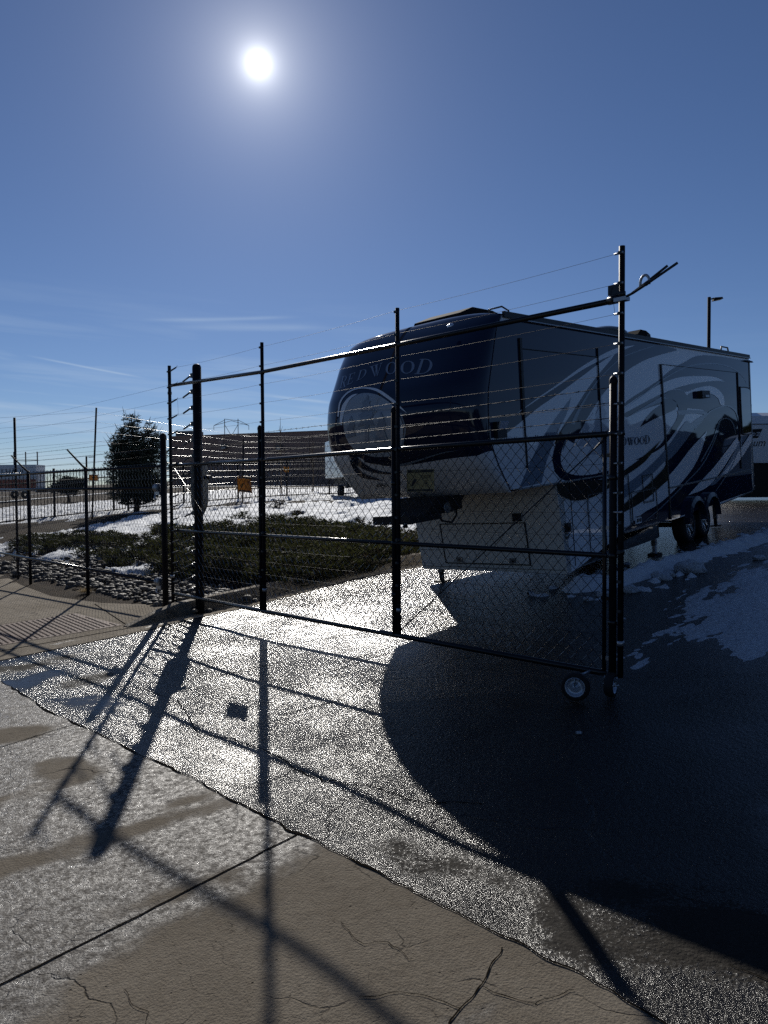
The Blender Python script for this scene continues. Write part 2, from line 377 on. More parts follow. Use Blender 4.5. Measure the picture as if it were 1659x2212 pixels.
# ================================================================ ground sheets
def build_ground():
    # terrain: one sheet to the horizon
    def axis(lo, hi, near, st):
        out = [0.0]; q = 0.0; s = st
        while q < hi:
            s = st if q < near else s * 1.09; q += s; out.append(q)
        q = 0.0; s = st; neg = []
        while q > lo:
            s = st if q > -min(near, 30) else s * 1.09; q -= s; neg.append(q)
        return neg[::-1] + out
    xs = axis(-900, 900, 26, .8); ys = axis(-300, 1500, 60, .8)
    lot = LOTPOLY
    vs = []; 
    for y in ys:
        for x in xs:
            z = terr(x, y)
            near = inpoly(x, y, lot) or polydist(x, y, lot) < 1.0 if (-30 < x < 80 and -40 < y < 90) else False
            vs.append((x, y, z - (.07 if near else 0.0)))
    n = len(xs); fs = [(j * n + i, j * n + i + 1, (j + 1) * n + i + 1, (j + 1) * n + i) for j in range(len(ys) - 1) for i in range(n - 1)]
    mb = MB(); mb.add(vs, fs, M_dirt, True); o = mb.build('ground'); o['kind'] = 'structure'
APRON = [(-3.89, 7.43), (-3.3, 6.78), (-2.91, 6.31), (-2.52, 5.94), (-1.798, 5.231), (-1.395, 4.888), (-0.928, 4.375), (-0.602, 4.038), (-0.469, 3.905), (-0.174, 3.613), (0.176, 3.285), (0.438, 3.045), (0.657, 2.816), (0.824, 2.628), (0.928, 2.493), (1.25, 1.95)]  # points shifted along camera rays to the lowered ground, as in DRY, patches, cracks
LINE_A = [(-9, 5.0), (-4.39, 8.39), (-3.0, 9.43), (-2.74, 9.79), (-1.91, 10.48), (-.51, 12.2), (.61, 12.95), (3, 14.2), (8.2, 20.0), (14, 36), (20, 60)]
LINE_B = [(-9.3, 5.45), (-4.65, 8.85), (-3.33, 9.62), (-2.95, 10.0), (-2.35, 10.62), (-1.9, 11.05), (-.65, 12.5), (.5, 13.25), (2.9, 14.5), (8.0, 20.25), (13.7, 36.2), (19.7, 60.2)]
LOTPOLY = LINE_A[:2] + LINE_A[2:] + [(70, 60), (70, -25), (6, -25), (3.6, -1.0), (2.6, .4)] + APRON[::-1] + [(-5.2, 7.75)]
DRY = [(-1.274, 2.447), (-1.224, 2.916), (-1.05, 3.079), (-0.877, 3.212), (-0.663, 3.345), (-0.52, 3.528), (-0.367, 3.651), (-0.286, 3.797), (-0.205, 3.702), (0.438, 3.107), (0.991, 2.555), (2.4, .9), (2.0, -2), (-2, -2), (-1.5, 1.4)]
def jit(pts, amp, n=8, s=9.0):
    out = []
    for i in range(len(pts) - 1):
        for k in range(n):
            t = k / n; x = pts[i][0] * (1 - t) + pts[i + 1][0] * t; y = pts[i][1] * (1 - t) + pts[i + 1][1] * t
            out.append((x + nz(x, y, 1, s) * amp, y + nz(x, y, 7, s) * amp))
    out.append(pts[-1]); return out
def ell(x, y, cx, cy, rx, ry, a=0):
    dx, dy = x - cx, y - cy; c, s = math.cos(a), math.sin(a)
    u, v = (dx * c + dy * s) / rx, (-dx * s + dy * c) / ry
    return (math.hypot(u, v) - 1) * min(rx, ry) * 1.6
def wet_asph(x, y):
    w = .55
    for e in ((0.103, 3.741, .10, .13), (0.375, 3.563, .10, .06), (-4, 7.95, .5, .2), (-3.5, 8.5, .35, .12), (0.782, 3.046, .12, .25), (0.207, 3.578, .1, .12), (1.356, 2.868, .35, .25), (1.095, 3.233, .3, .12), (-2.9, 7.2, .3, .2)):
        w = min(w, ell(x, y, *e) * 2.4)
    for e in ((-3.7, 7.6, 1.0, .35, -.75), (-2.7, 6.6, .9, .22, -.75), (-4.6, 8.1, .5, .2, .6), (-1.913, 6.043, .35, .08, -.7), (2.712, 3.546, 1.0, .7, .4)):
        if w > .3: w = max(w, min(1.2, .8 - ell(x, y, *e) * 1.5))
    return w
def wet_conc(x, y):
    if x > 8: return -.5
    d = polydist(x, y, DRY); d = -d if inpoly(x, y, DRY) else d
    w = min(.5, d * 1.3)
    for e in ((-2.1, 4.4, 1.0, .26, 2.06), (-2.9, 5.9, .6, .22, -.75), (-1.55, 3.35, .4, .12, .5)):
        if w > .3: w = max(w, min(1.1, .75 - ell(x, y, *e) * 1.2))
    for e in ((-1.375, 4.125, .5, .07, .5), (-2.155, 4.961, .3, .16, -.6), (-3, 5.75, .35, .2, .2), (-2.01, 3.718, .5, .09, .55), (-1.173, 4.436, .16, .07, .5), (-2.6, 4.4, .4, .1, .5), (-1.02, 3.416, .25, .05, .5)):
        w = min(w, ell(x, y, *e) * 1.6 + .02)
    for e in ((0.312, 2.58, .10, .06, .9), (0.207, 2.51, .05, .05), (-0.51, 3.283, .1, .05, .6)):
        w = max(w, -ell(x, y, *e) * 2)
    return w
def ribbon_sheet(mb, pts, wfun, off, m):
    a = []; b = []
    for i, (x, y) in enumerate(pts):
        j = min(i + 1, len(pts) - 1); k = max(i - 1, 0)
        t = V((pts[j][0] - pts[k][0], pts[j][1] - pts[k][1])).normalized(); w = wfun(i, x, y) / 2
        for L_, s in ((a, 1), (b, -1)):
            X = x - t.y * w * s; Y = y + t.x * w * s; L_.append((X, Y, terr(X, Y) + off))
    mb.ribbon(a, b, m)
def curb():
    """raised kerb that starts flush at the ramp and follows the gutter"""
    P = smoothpoly(LINE_B[2:9], 4, 80, closed=False); mb = MB(); sec = []
    for i, (x, y) in enumerate(P):
        j = min(i + 1, len(P) - 1); k = max(i - 1, 0); t = V((P[j][0] - P[k][0], P[j][1] - P[k][1])).normalized(); nrm = V((-t.y, t.x))
        h = .16 * min(1, i / 5.0)
        row = []
        for o_, z in ((0.0, -.02), (0.02, h - .025), (.045, h), (.17, h), (.185, h - .02), (.19, -.1)):
            X, Y = x + nrm.x * o_, y + nrm.y * o_; row.append((X, Y, terr(x, y) + z + .02))
        sec.append(row)
    n = len(sec[0]); mb.add([p for r in sec for p in r], [(i * n + k, i * n + k + 1, (i + 1) * n + k + 1, (i + 1) * n + k) for i in range(len(sec) - 1) for k in range(n - 1)], M_walk)
    o = mb.build('kerb', fixn=True); o['kind'] = 'structure'
    return o
def paving():
    lot = sheet('road', LOTPOLY, M_asph, 0.0, .35, attr=wet_asph)
    ap = jit(APRON, .022)
    left = [(-5.2, 7.75), (-9, 4.9), (-14, -2), (-8, -25), (6, -25), (3.6, -1.0), (2.6, .4)]
    sheet('concrete_apron', ap + left[::-1], M_conc, .010, .2, attr=wet_conc)
    # gutter pan, pavement and ramp
    sheet('gutter', LINE_A[:9] + LINE_B[:10][::-1], M_walk, .006, .5, attr=lambda x, y: .5 - 9 * abs(polydist(x, y, LINE_B, False) - .17))
    walk = [(-9.3, 5.45), (-4.65, 8.85), (-3.33, 9.62), (-2.98, 10.02), (-2.7, 10.4), (-3.05, 10.95), (-3.3, 11.12), (-4.53, 11.8), (-5.88, 13.0), (-7.34, 14.89), (-9.01, 17.3), (-16, 27), (-19, 25), (-14, 12)]
    sheet('pavement', walk, M_walk, .012, .5, attr=lambda x, y: -.5)
    mb = MB()
    # slab joints and the main cracks
    for p, w in (([(-2.89, 5.5), (-2.49, 5.91)], .010), ([(-6, 2.4), (-2.89, 5.5)], .010), ([(-4.5, .4), (-1.623, 2.779), (-1.534, 2.865), (-0.469, 3.895)], .011)):
        ribbon_sheet(mb, jit(p, .006, 20, 14), lambda i, x, y: w, .0135, M_crack)
    ribbon_sheet(mb, ap, lambda i, x, y: .006 + .018 * max(0, nz(x, y, 3, 5) + .25), .015, M_crack)
    for p, w, o in (([(-1.807, 6.401), (-1.405, 5.539), (-1.132, 5.404), (-0.775, 5.078), (-0.581, 4.762), (-0.387, 4.558), (-0.092, 4.459), (0.176, 4.245), (0.375, 4.227), (0.56, 4.17)], .011, .004),
                 ([(-3.3, 7.6), (-2.7, 7), (-2.203, 6.76), (-1.807, 6.401)], .007, .004), ([(-0.581, 4.762), (-0.816, 4.538), (-1.224, 4.711)], .006, .004), 
                 ([(1.3, 2.75), (1.42, 2.6), (1.565, 2.42)], .006, .004),
                 ([(0.469, 2.92), (0.396, 2.793), (0.354, 2.718), (0.27, 2.608), (0.239, 2.554), (0.103, 2.274)], .009, .0145), ([(0.27, 2.608), (0.052, 2.702), (-0.103, 2.667)], .005, .0145), ([(0.354, 2.708), (0.522, 2.608), (0.688, 2.66)], .005, .0145),
                 ([(-0.205, 3.119), (-0.103, 2.974), (0, 2.985), (0.103, 2.873)], .004, .0145), ([(-1.02, 2.774), (-0.877, 2.651), (-0.857, 2.498)], .004, .0145)):
        ribbon_sheet(mb, jit(p, .028, 12, 11), lambda i, x, y: w * (.45 + 1.1 * abs(nz(x, y, 9, 16))), o, M_crack)
    # long scored lines in the asphalt
    for p in ([(-1.962, 7.645), (-0.918, 8.26), (-0.204, 8.464)], [(-2.01, 8.391), (-.6, 9.2)], [(-1.671, 7.091), (-1.02, 7.495)], [(-0.459, 7.24), (0.102, 7.75)], [(-0.632, 6.883), (0.051, 7.495)], [(-0.816, 5.863), (-0.357, 6.118)]):
        ribbon_sheet(mb, jit(p, .012, 12, 6), lambda i, x, y: .011, .004, M_crack)
    for p in ([(-4.62, 11.75), (-3.4, 9.75)], [(-5.6, 10.55), (-4.55, 11.1)], [(-6.8, 13.6), (-9.5, 11.2)], [(-3.1, 10.9), (-3.4, 9.75)], [(-8.3, 16.3), (-11, 14.2)]):
        ribbon_sheet(mb, jit(p, .003, 10), lambda i, x, y: .012, .017, M_crack)
    o = mb.build('pavement_cracks'); o['kind'] = 'structure'
    # tactile paving: a brick coloured plate of truncated domes
    T = [(-5.9, 10.35), (-4.62, 11.02), (-3.50, 9.82), (-4.85, 9.12), (-7.0, 8.1), (-8.2, 9.0)]
    tp = sheet('tactile_paving', T, M_tact, .017, .6)
    mb = MB(); a = V((.78, .62, 0)).normalized(); b = V((-.62, .78, 0)); c0 = V((-3.5, 9.82, 0))
    for i in range(-75, 8):
        for j in range(-12, 34):
            p = c0 + a * i * .066 + b * j * .066
            if not inpoly(p.x, p.y, T) or polydist(p.x, p.y, T) < .04: continue
            z = terr(p.x, p.y) + .017
            vs = []
            for r, h in ((.017, 0), (.011, .009)):
                for k in range(6): vs.append((p.x + r * math.cos(k * 1.047), p.y + r * math.sin(k * 1.047), z + h))
            mb.add(vs, [(k, (k + 1) % 6, 6 + (k + 1) % 6, 6 + k) for k in range(6)] + [(6, 7, 8, 9, 10, 11)], M_tact)
    mb.build('tactile_domes', parent=tp)
    curb()
# ================================================================ snow
COLS = [60, 190, 290, 420, 600, 780, 860]
def band(px, vals):
    if px <= COLS[0]: return vals[0]
    for i in range(len(COLS) - 1):
        if px <= COLS[i + 1]:
            t = (px - COLS[i]) / (COLS[i + 1] - COLS[i]); return vals[i] * (1 - t) + vals[i + 1] * t
    return vals[-1]
Y_S1 = [21, 19.8, 21.5, 20.5, 20.3, 17.0, 15.5]; Y_S2 = [24.6, 24.5, 28.6, 30.5, 30.5, 31.5, 33]; Y_S3 = [31.5, 30, 33, 34.5, 34.0, 34, 34]; Y_S4 = [55, 52, 54, 60, 62, 64, 64]
def bump01(v, a, b, w): return max(0, min(1, (v - a) / w + .5)) * max(0, min(1, (b - v) / w + .5))
def snowcov(x, y):
    px = 829 + 1600 * x / y; wob = fbm(x, y, .33) * 2.2 + fbm(x, y, 1.3) * 1.1
    yy = y + wob
    c = max(bump01(yy, band(px, Y_S1), band(px, Y_S2), 1.2), bump01(y + wob * 1.5, band(px, Y_S3), band(px, Y_S4), 2.5))
    c *= 1 - .95 * sst(fbm(x - 7, y * .8, .55) + .5 * fbm(x, y, 2.1), .20, .42)
    # loose patches among the shrubs
    p = fbm(x + 20, y, .75) + .35 * fbm(x, y + 9, 2.6)
    lim = -.10 if 230 < px < 430 else (.12 if px < 230 else .30)
    if y < band(px, Y_S1) + 1 and y > 12.5: c = max(c, max(0, min(1, (p - lim) / .18)) * (.9 if px < 560 else 0.0))
    return c
def snow_bed():
    rows = []; y = 11.6
    while y < 75: rows.append(y); y *= 1.0085
    nc = 300; vs = []
    for y in rows:
        for i in range(nc + 1):
            r = -.66 + .80 * i / nc; x = r * y
            c = snowcov(x, y)
            # keep clear of the lot
            d = -.673 * (x + 1.91) + .74 * (y - 10.48); e = .742 * (x + 3.28) + .67 * (y - 10.97)
            if min(d, e) < .9: c = 0
            z = terr(x, y) - .05 + .17 * c + .09 * c * fbm(x, y, 1.1) + .03 * c * fbm(x, y, 4)
            vs.append((x, y, z))
    n = nc + 1; fs = []
    for j in range(len(rows) - 1):
        for i in range(nc):
            q = (j * n + i, j * n + i + 1, (j + 1) * n + i + 1, (j + 1) * n + i)
            if all(vs[k][2] < terr(vs[k][0], vs[k][1]) - .03 for k in q): continue
            fs.append(q)
    mb = MB(); mb.add(vs, fs, M_snow, True); o = mb.build('snow'); tag(o, kind='stuff', label='melting snow lying over the planting bed and the field behind the fence', cat='snow')
    # thin far snow strips
    mb = MB()
    for pts in ([(-66, 92), (-30, 96), (-14, 97), (2, 98)], [(-90, 170), (-60, 175), (-40, 178)], [(-12, 74), (-4, 75), (3, 76)]):
        P = jit(pts, 1.0, 10, .5)
        ribbon_sheet(mb, P, lambda i, x, y: 5.5 + 3 * nz(x, y, 2, .4), .06, M_snow)
    o = mb.build('snow_strip'); tag(o, kind='stuff', label='distant strip of snow in front of the brown warehouse', cat='snow')
def snow_lot():
    ridge = [(2.55, 9.75), (3.15, 9.95), (3.9, 10.75), (4.7, 11.35), (5.7, 12.15), (6.8, 13.0), (8.5, 14.4), (12, 17.4), (15, 20)]
    patch = [(2.27, 6.57), (2.5, 6.9), (2.9, 7.35), (3.3, 8.0), (3.75, 8.75), (4.3, 9.4), (5.3, 10.15), (7, 11.6), (9, 13.2), (11.5, 13.2), (9.5, 10.6), (6.5, 8.2), (5.2, 7.4), (4.6, 6.4), (3.9, 5.9), (3.6, 6.5), (3.1, 6.4), (2.75, 6.7)]
    vs = []; xs = [1.9 + .05 * i for i in range(150)]; ys = [5.6 + .05 * i for i in range(190)]
    cov = []
    for y in ys:
        for x in xs:
            t = terr(x, y)
            d = polydist(x, y, ridge, False)
            w = .20 + .10 * nz(x, y, 4, 1.3) + .06 * nz(x, y, 2, 5)
            a = 1 - d / w
            h1 = .16 * max(-.6, min(1, a * 1.3)) * (.75 + .5 * abs(nz(x, y, 0, 3.2))) + .05 * fbm(x, y, 7) * (1 if a > -.3 else 0)
            e = polydist(x, y, patch); e = e if inpoly(x, y, patch) else -e
            trk = math.sin((x * .80 - y * .62) * 7.5 + nz(x, y, 0, .8) * 2.2)
            ua = x * .62 + y * .78; va = x * .78 - y * .62
            h2 = .026 * max(-1, min(1, e * 2.0 + fbm(ua * .4, va * 1.5, 2.0) * 1.1 + fbm(ua * .3, va * 1.6, 7) * .75 + nz(ua * .5, va * 1.5, 0, 19) * .5 + trk * .30 - .16))
            h = max(h1, h2)
            # crumbs beside the ridge
            if .05 < d < .75: h = max(h, .07 * (nz(x, y, 5, 6.5) - .42) * 3)
            cov.append(h); vs.append((x, y, t + max(h, -.02) + .004))
    n = len(xs); fs = []; fs2 = []
    for j in range(len(ys) - 1):
        for i in range(n - 1):
            q = (j * n + i, j * n + i + 1, (j + 1) * n + i + 1, (j + 1) * n + i)
            if max(cov[k] for k in q) <= -.004: continue
            c = V(vs[q[0]]); (fs if polydist(c.x, c.y, ridge, False) < .8 else fs2).append(q)
    mb = MB(); mb.add(vs, fs, M_snow, True); mb.add(vs, fs2, M_slush, True)
    o = mb.build('snow_slush'); tag(o, kind='stuff', label='ridge of ploughed snow and slush beside the trailer', cat='snow')
    # lumps of ploughed snow
    for k, (x, y, r) in enumerate(((4.33, 10.4, .17), (3.12, 9.35, .09), (5.55, 10.95, .07), (3.75, 10.0, .11), (2.75, 9.25, .07), (3.9, 10.15, .08), (1.32, 5.0, .016), (2.5, 9.05, .05))):
        mb = MB(); bm = bmesh.new(); bmesh.ops.create_icosphere(bm, subdivisions=3, radius=1)
        vv = [V(v.co) * (1 + .35 * nz(v.co.x + k * 9, v.co.y, v.co.z, 1.4) + .12 * nz(v.co.x + k, v.co.y, v.co.z, 4)) for v in bm.verts]
        mb.add([(v.x * r * 1.3, v.y * r, v.z * r * .7 + r * .3) for v in vv], [tuple(w.index for w in f.verts) for f in bm.faces], M_slush, True); bm.free()
        o = mb.build('snow_lump'); o.location = (x, y, terr(x, y))
        lab = ['largest dirty snow boulder beside the ploughed ridge', 'rounded snow lump in front of the ridge near the gate post', 'small snow lump on open asphalt right of the ridge', 'grey snow chunk against the middle of the ridge', 'snow chunk lying between ridge and gate post', 'flat snow chunk touching the big boulder', 'sliver of ice on the dark asphalt below the gate caster', 'smallest snow crumb just right of the gate end post'][k]
        tag(o, lab, 'snow lump', 'lumps of ploughed snow')
build_ground(); paving(); snow_bed(); snow_lot()
# ================================================================ gate plane
GO = V((-1.48, 8.954, 0)); GD = V((-.6915, .7224, 0)); GN = V((.7224, .6915, 0))
def G(u, z, off=0.0, slope=True):
    p = GO + GD * u + GN * off; return V((p.x, p.y, z - (.0088 * u if slope else 0)))
def gz(u, off=0): p = GO + GD * u + GN * off; return terr(p.x, p.y)
def chainlink(mb, u0, u1, z0, z1, off, r, m, dw=.105, dh=.112, barbs=True, n=4):
    k = 0; u = u1
    nv = int(round((z1 - z0) / (dh / 2)))
    hh = (z1 - z0) / nv
    while u > u0 + .01:
        a, b = (0, -dw / 2)
        pts = []
        for i in range(nv + 1):
            side = (i + k) % 2
            uu = u + (b if side else a)
            wav = .004 * (1 if side else -1) * (1 if k % 2 else -1)
            pts.append(G(uu, z0 + i * hh, off + wav + .004 * nz(uu, i * .2, 0, 2)))
        if barbs: pts.append(G(u + (b if (nv + k) % 2 else a) + (.012 if k % 2 else -.012), z1 + .035, off))
        mb.tube(pts, r, m, n=n, cap=False, smooth=False)
        u -= dw / 2; k += 1
def barbed(name, A, B, parent, T, m=None, sag=.02, step=.11, n=40):
    mb = MB(); m = m or M_wire
    A = V(A); B = V(B); d = B - A; L_ = d.length; t = d.normalized(); up = V((0, 0, 1)); sd = t.cross(up).normalized(); up = sd.cross(t)
    P = []
    for i in range(n + 1):
        q = i / n; P.append(A + d * q + V((0, 0, -4 * sag * q * (1 - q))) + up * .004 * nz(q * 30, 1) )
    mb.tube(P, .0022, m, n=4)
    # second strand winding round the first
    N2 = int(L_ / .03); Q = []
    for i in range(N2 + 1):
        q = i / N2; a = i * 1.3; Q.append(A + d * q + V((0, 0, -4 * sag * q * (1 - q))) + (up * math.cos(a) + sd * math.sin(a)) * .0032)
    mb.tube(Q, .0014, m, n=3, cap=False)
    for i in range(int(L_ / step)):
        q = (i + .5) * step / L_; c = A + d * q + V((0, 0, -4 * sag * q * (1 - q)))
        for s in range(4):
            a = random.uniform(0, 6.28); v = (up * math.cos(a) + sd * math.sin(a)) * .017 + t * random.uniform(-.01, .01)
            mb.tube([c - v * .2, c + v], [.0018, .0006], m, n=3, cap=False)
    return mb.build(name, parent, T)
def build_gate():
    root_p = G(-1.2, .35)
    root_p.z = gz(-1.2)
    g = thing('chain_link_gate', 'wide black chain-link gate with tall electric wire frame standing across the asphalt drive', 'gate', root_p); T = TL(root_p)
    uL, uR = 2.22, -4.60
    zb, zm, zt = .502, 1.409, 2.332
    def P(name, build): mb = MB(); build(mb); return mb.build(name, g, T)
    P('bottom_rail', lambda m: m.tube([G(uL, zb), G(0, zb - .012), G(-2.3, zb - .006), G(uR, zb)], .0245, M_black, 10))
    P('middle_rail', lambda m: m.tube([G(uL, zm), G(uR, zm)], .0215, M_black, 10))
    P('top_rail', lambda m: m.tube([G(uL, zt), G(.05, zt - .012), G(-2.3, zt), G(uR, zt)], .0235, M_black, 10))
    for u, z0, z1, r in ((.02, zb, 2.71, .026), (-2.285, zb, 2.72, .026), (-4.645, zb - .05, 2.735, .029)):
        def b(m):
            m.tube([G(u, z0), G(u, z1)], r, M_post, 14)
            m.disc(G(u, z1), (0, 0, 1), [(r + .003, -.03), (r + .003, 0), (r * .8, .018), (r * .4, .03), (0, .033)], M_post, 14)
            for z in (zt, zm, 2.0, .9): m.disc(G(u, z), (0, 0, 1), [(r, -.018), (r + .006, -.016), (r + .006, .016), (r, .018)], M_black, 12)
        P('frame_post', b)
    P('end_upright', lambda m: (m.tube([G(-4.575, zb), G(-4.575, zt)], .017, M_black, 8), [m.box(G(-4.6, z), (.10, .012, .03), M_galv if k % 2 else M_black, Matrix.Rotation(math.atan2(GD.y, GD.x), 3, 'Z')) for k, z in enumerate((2.17, 1.62, 1.08, .62))]))
    for u, z0, z1, r in ((2.25, .30, 3.747, .024), (-.045, zb, 3.722, .021), (-2.345, zb, 3.70, .0205), (-4.71, .49, 3.713, .0225)):
        def b(m):
            m.tube([G(u, z0, .0 if u > -4 else 0), G(u, z1)], r, M_post, 12)
            for z in (zt, zm + .03, 3.36, .75): m.disc(G(u, z), (0, 0, 1), [(r, -.02), (r + .006, -.018), (r + .006, .018), (r, .02)], M_galv if z == .75 else M_black, 10)
            for k in range(13):
                z = 3.66 - k * .222
                m.box(G(u - .0, z, -.02), (.03, .03, .022), M_insul, Matrix.Rotation(math.atan2(GD.y, GD.x), 3, 'Z'))
        P('wire_pole', b)
    P('upper_rail', lambda m: (m.tube([G(2.25, 3.465), G(-.045, 3.372), G(-2.35, 3.345), G(-4.69, 3.325)], .0225, M_black, 10),
        m.box(G(-4.655, 3.40), (.09, .05, .07), M_black, Matrix.Rotation(math.atan2(GD.y, GD.x), 3, 'Z')), m.tube([G(-4.60, 3.33), G(-4.71, 3.33)], .031, M_black, 10)))
    P('chain_link_fabric', lambda m: chainlink(m, -4.57, 2.2, zb, zt, .022, .0036, M_mesh))
    P('tension_rod', lambda m: m.tube([G(-4.55, 2.29, .03), G(-2.33, .54, .03)], .0055, M_black, 6))
    P('tension_rod', lambda m: m.tube([G(2.2, 2.29, .03), G(.05, .54, .03)], .0045, M_black, 6))
    for z in (2.68, 2.565, 2.45):
        barbed('barbed_wire', G(-4.62, z), G(2.2, z - .02), g, T)
    zs = [3.66 - .222 * k for k in range(9)] + [1.74, 1.56, 1.40, 1.24, 1.09, .94, .80, .67]
    for k, z in enumerate(zs):
        def b(m):
            pts = []
            L_ = [(-4.70, z), (-2.345, z + .01), (-.045, z + .006), (2.0, z + .03)]
            for (a, za), (c, zc) in zip(L_, L_[1:]):
                for i in range(8):
                    q = i / 8; pts.append(G(a + (c - a) * q, za + (zc - za) * q - .05 * q * (1 - q), -.02))
            pts.append(G(2.0, z + .03, -.02)); m.tube(pts, .0013, M_wire, 4, cap=False)
        P('electric_wire', b)
        def bi(m):
            m.tube([G(2.19, z + .0, -.02), G(2.02, z + .03, -.02)], [.012, .010], M_insul, 8); m.tube([G(2.02, z + .03, -.02), G(1.98, z + .05, -.02)], .004, M_wire, 4)
        P('insulator_bar', bi)
        if k < 10:
            P('pole_insulator', lambda m: (m.tube([G(-4.66, z, -.02), G(-4.73, z, -.02)], [.008, .012], M_galv, 6)))
    P('jumper_wire', lambda m: m.tube([G(-4.66, 3.44, -.02), G(-4.62, 3.36, -.04), G(-4.66, 3.30, -.03), G(-4.665, 3.22, -.02)], .0015, M_wire, 3))
    P('jumper_wire', lambda m: m.tube([G(1.99, 3.25, -.02), G(1.98, 3.13, -.02), G(1.97, 3.02, -.02)], .0015, M_wire, 3))
    # latch fork that swings over the receiving post
    lf = P('latch_fork', lambda m: (m.tube([G(-4.71, 3.32), G(-4.78, 3.345), G(-4.9, 3.405), G(-5.06, 3.49)], .0095, M_black, 8), m.tube([G(-4.71, 3.32, -.02), G(-4.82, 3.335, -.05), G(-4.92, 3.37, -.06), G(-5.16, 3.475, -.06)], .0095, M_black, 8),
        m.box(G(-4.72, 3.315, -.02), (.10, .06, .028), M_galv, Matrix.Rotation(math.atan2(GD.y, GD.x), 3, 'Z'))))
    mb = MB(); pts = []
    for i in range(13):
        a = math.pi * (i / 12) * 1.25 - .3; pts.append(G(-4.90 - .035 * math.cos(a), 3.40 + .055 * math.sin(a), -.02))
    mb.tube(pts, .010, M_galv, 8); mb.tube([G(-4.93, 3.42, .01), G(-4.94, 3.37, -.08)], .014, M_black, 8); mb.build('latch_collar', lf, T)
    # casters under the free end
    yaw = math.atan2(GD.y, GD.x)
    for (u, off, rad, turn, face) in ((-4.47, -.235, .108, .35, 1), (-4.66, -.05, .092, .9, 0)):
        c = G(u, 0, off); zc = terr(c.x, c.y) + rad + .006; c = V((c.x, c.y, zc)); ax = V((math.cos(-2.05 + turn * .3), math.sin(-2.05 + turn * .3), 0))
        if not face: ax = V((.85, -.53, 0)).normalized()
        mb = MB(); mb.disc(c, ax, [(rad * .66, -.028), (rad * .9, -.034), (rad, -.018), (rad, .018), (rad * .9, .034), (rad * .66, .028)], M_rubber, 28); w = mb.build('caster_wheel', g, T)
        mb = MB(); mb.disc(c, ax, [(rad * .68, -.03), (rad * .64, -.026), (rad * .6, -.005), (rad * .25, -.002), (.018, -.008), (0, -.008)], M_rim, 24)
        mb.disc(c, ax, [(rad * .68, .03), (rad * .7, .034), (rad * .63, .03), (rad * .60, .008), (rad * .28, .004), (rad * .26, .018), (rad * .16, .02), (rad * .14, .03), (0, .031)], M_rim, 24)
        r_ = mb.build('rim', w, T)
        mb = MB(); up = V((0, 0, 1)); top = V((c.x, c.y, G(u, zb).z - .02))
        for s in (-1, 1): mb.tube([c + ax * .045 * s, c + ax * .045 * s + up * rad * .7, top + ax * .02 * s], .006, M_galv, 6)
        mb.tube([c - ax * .06, c + ax * .06], .008, M_galv, 6); mb.box(top, (.1, .07, .012), M_galv, Matrix.Rotation(yaw, 3, 'Z'))
        mb.tube([top + V((0, 0, .01)), G(u, zb, -.02)], .012, M_galv, 6)
        mb.build('caster_fork', g, T)
    return g
M_rim = mat('zinc_rim', (.50, .56, .64), .32, .55)
M_tank = mat('painted_box', (.20, .21, .21), .6)
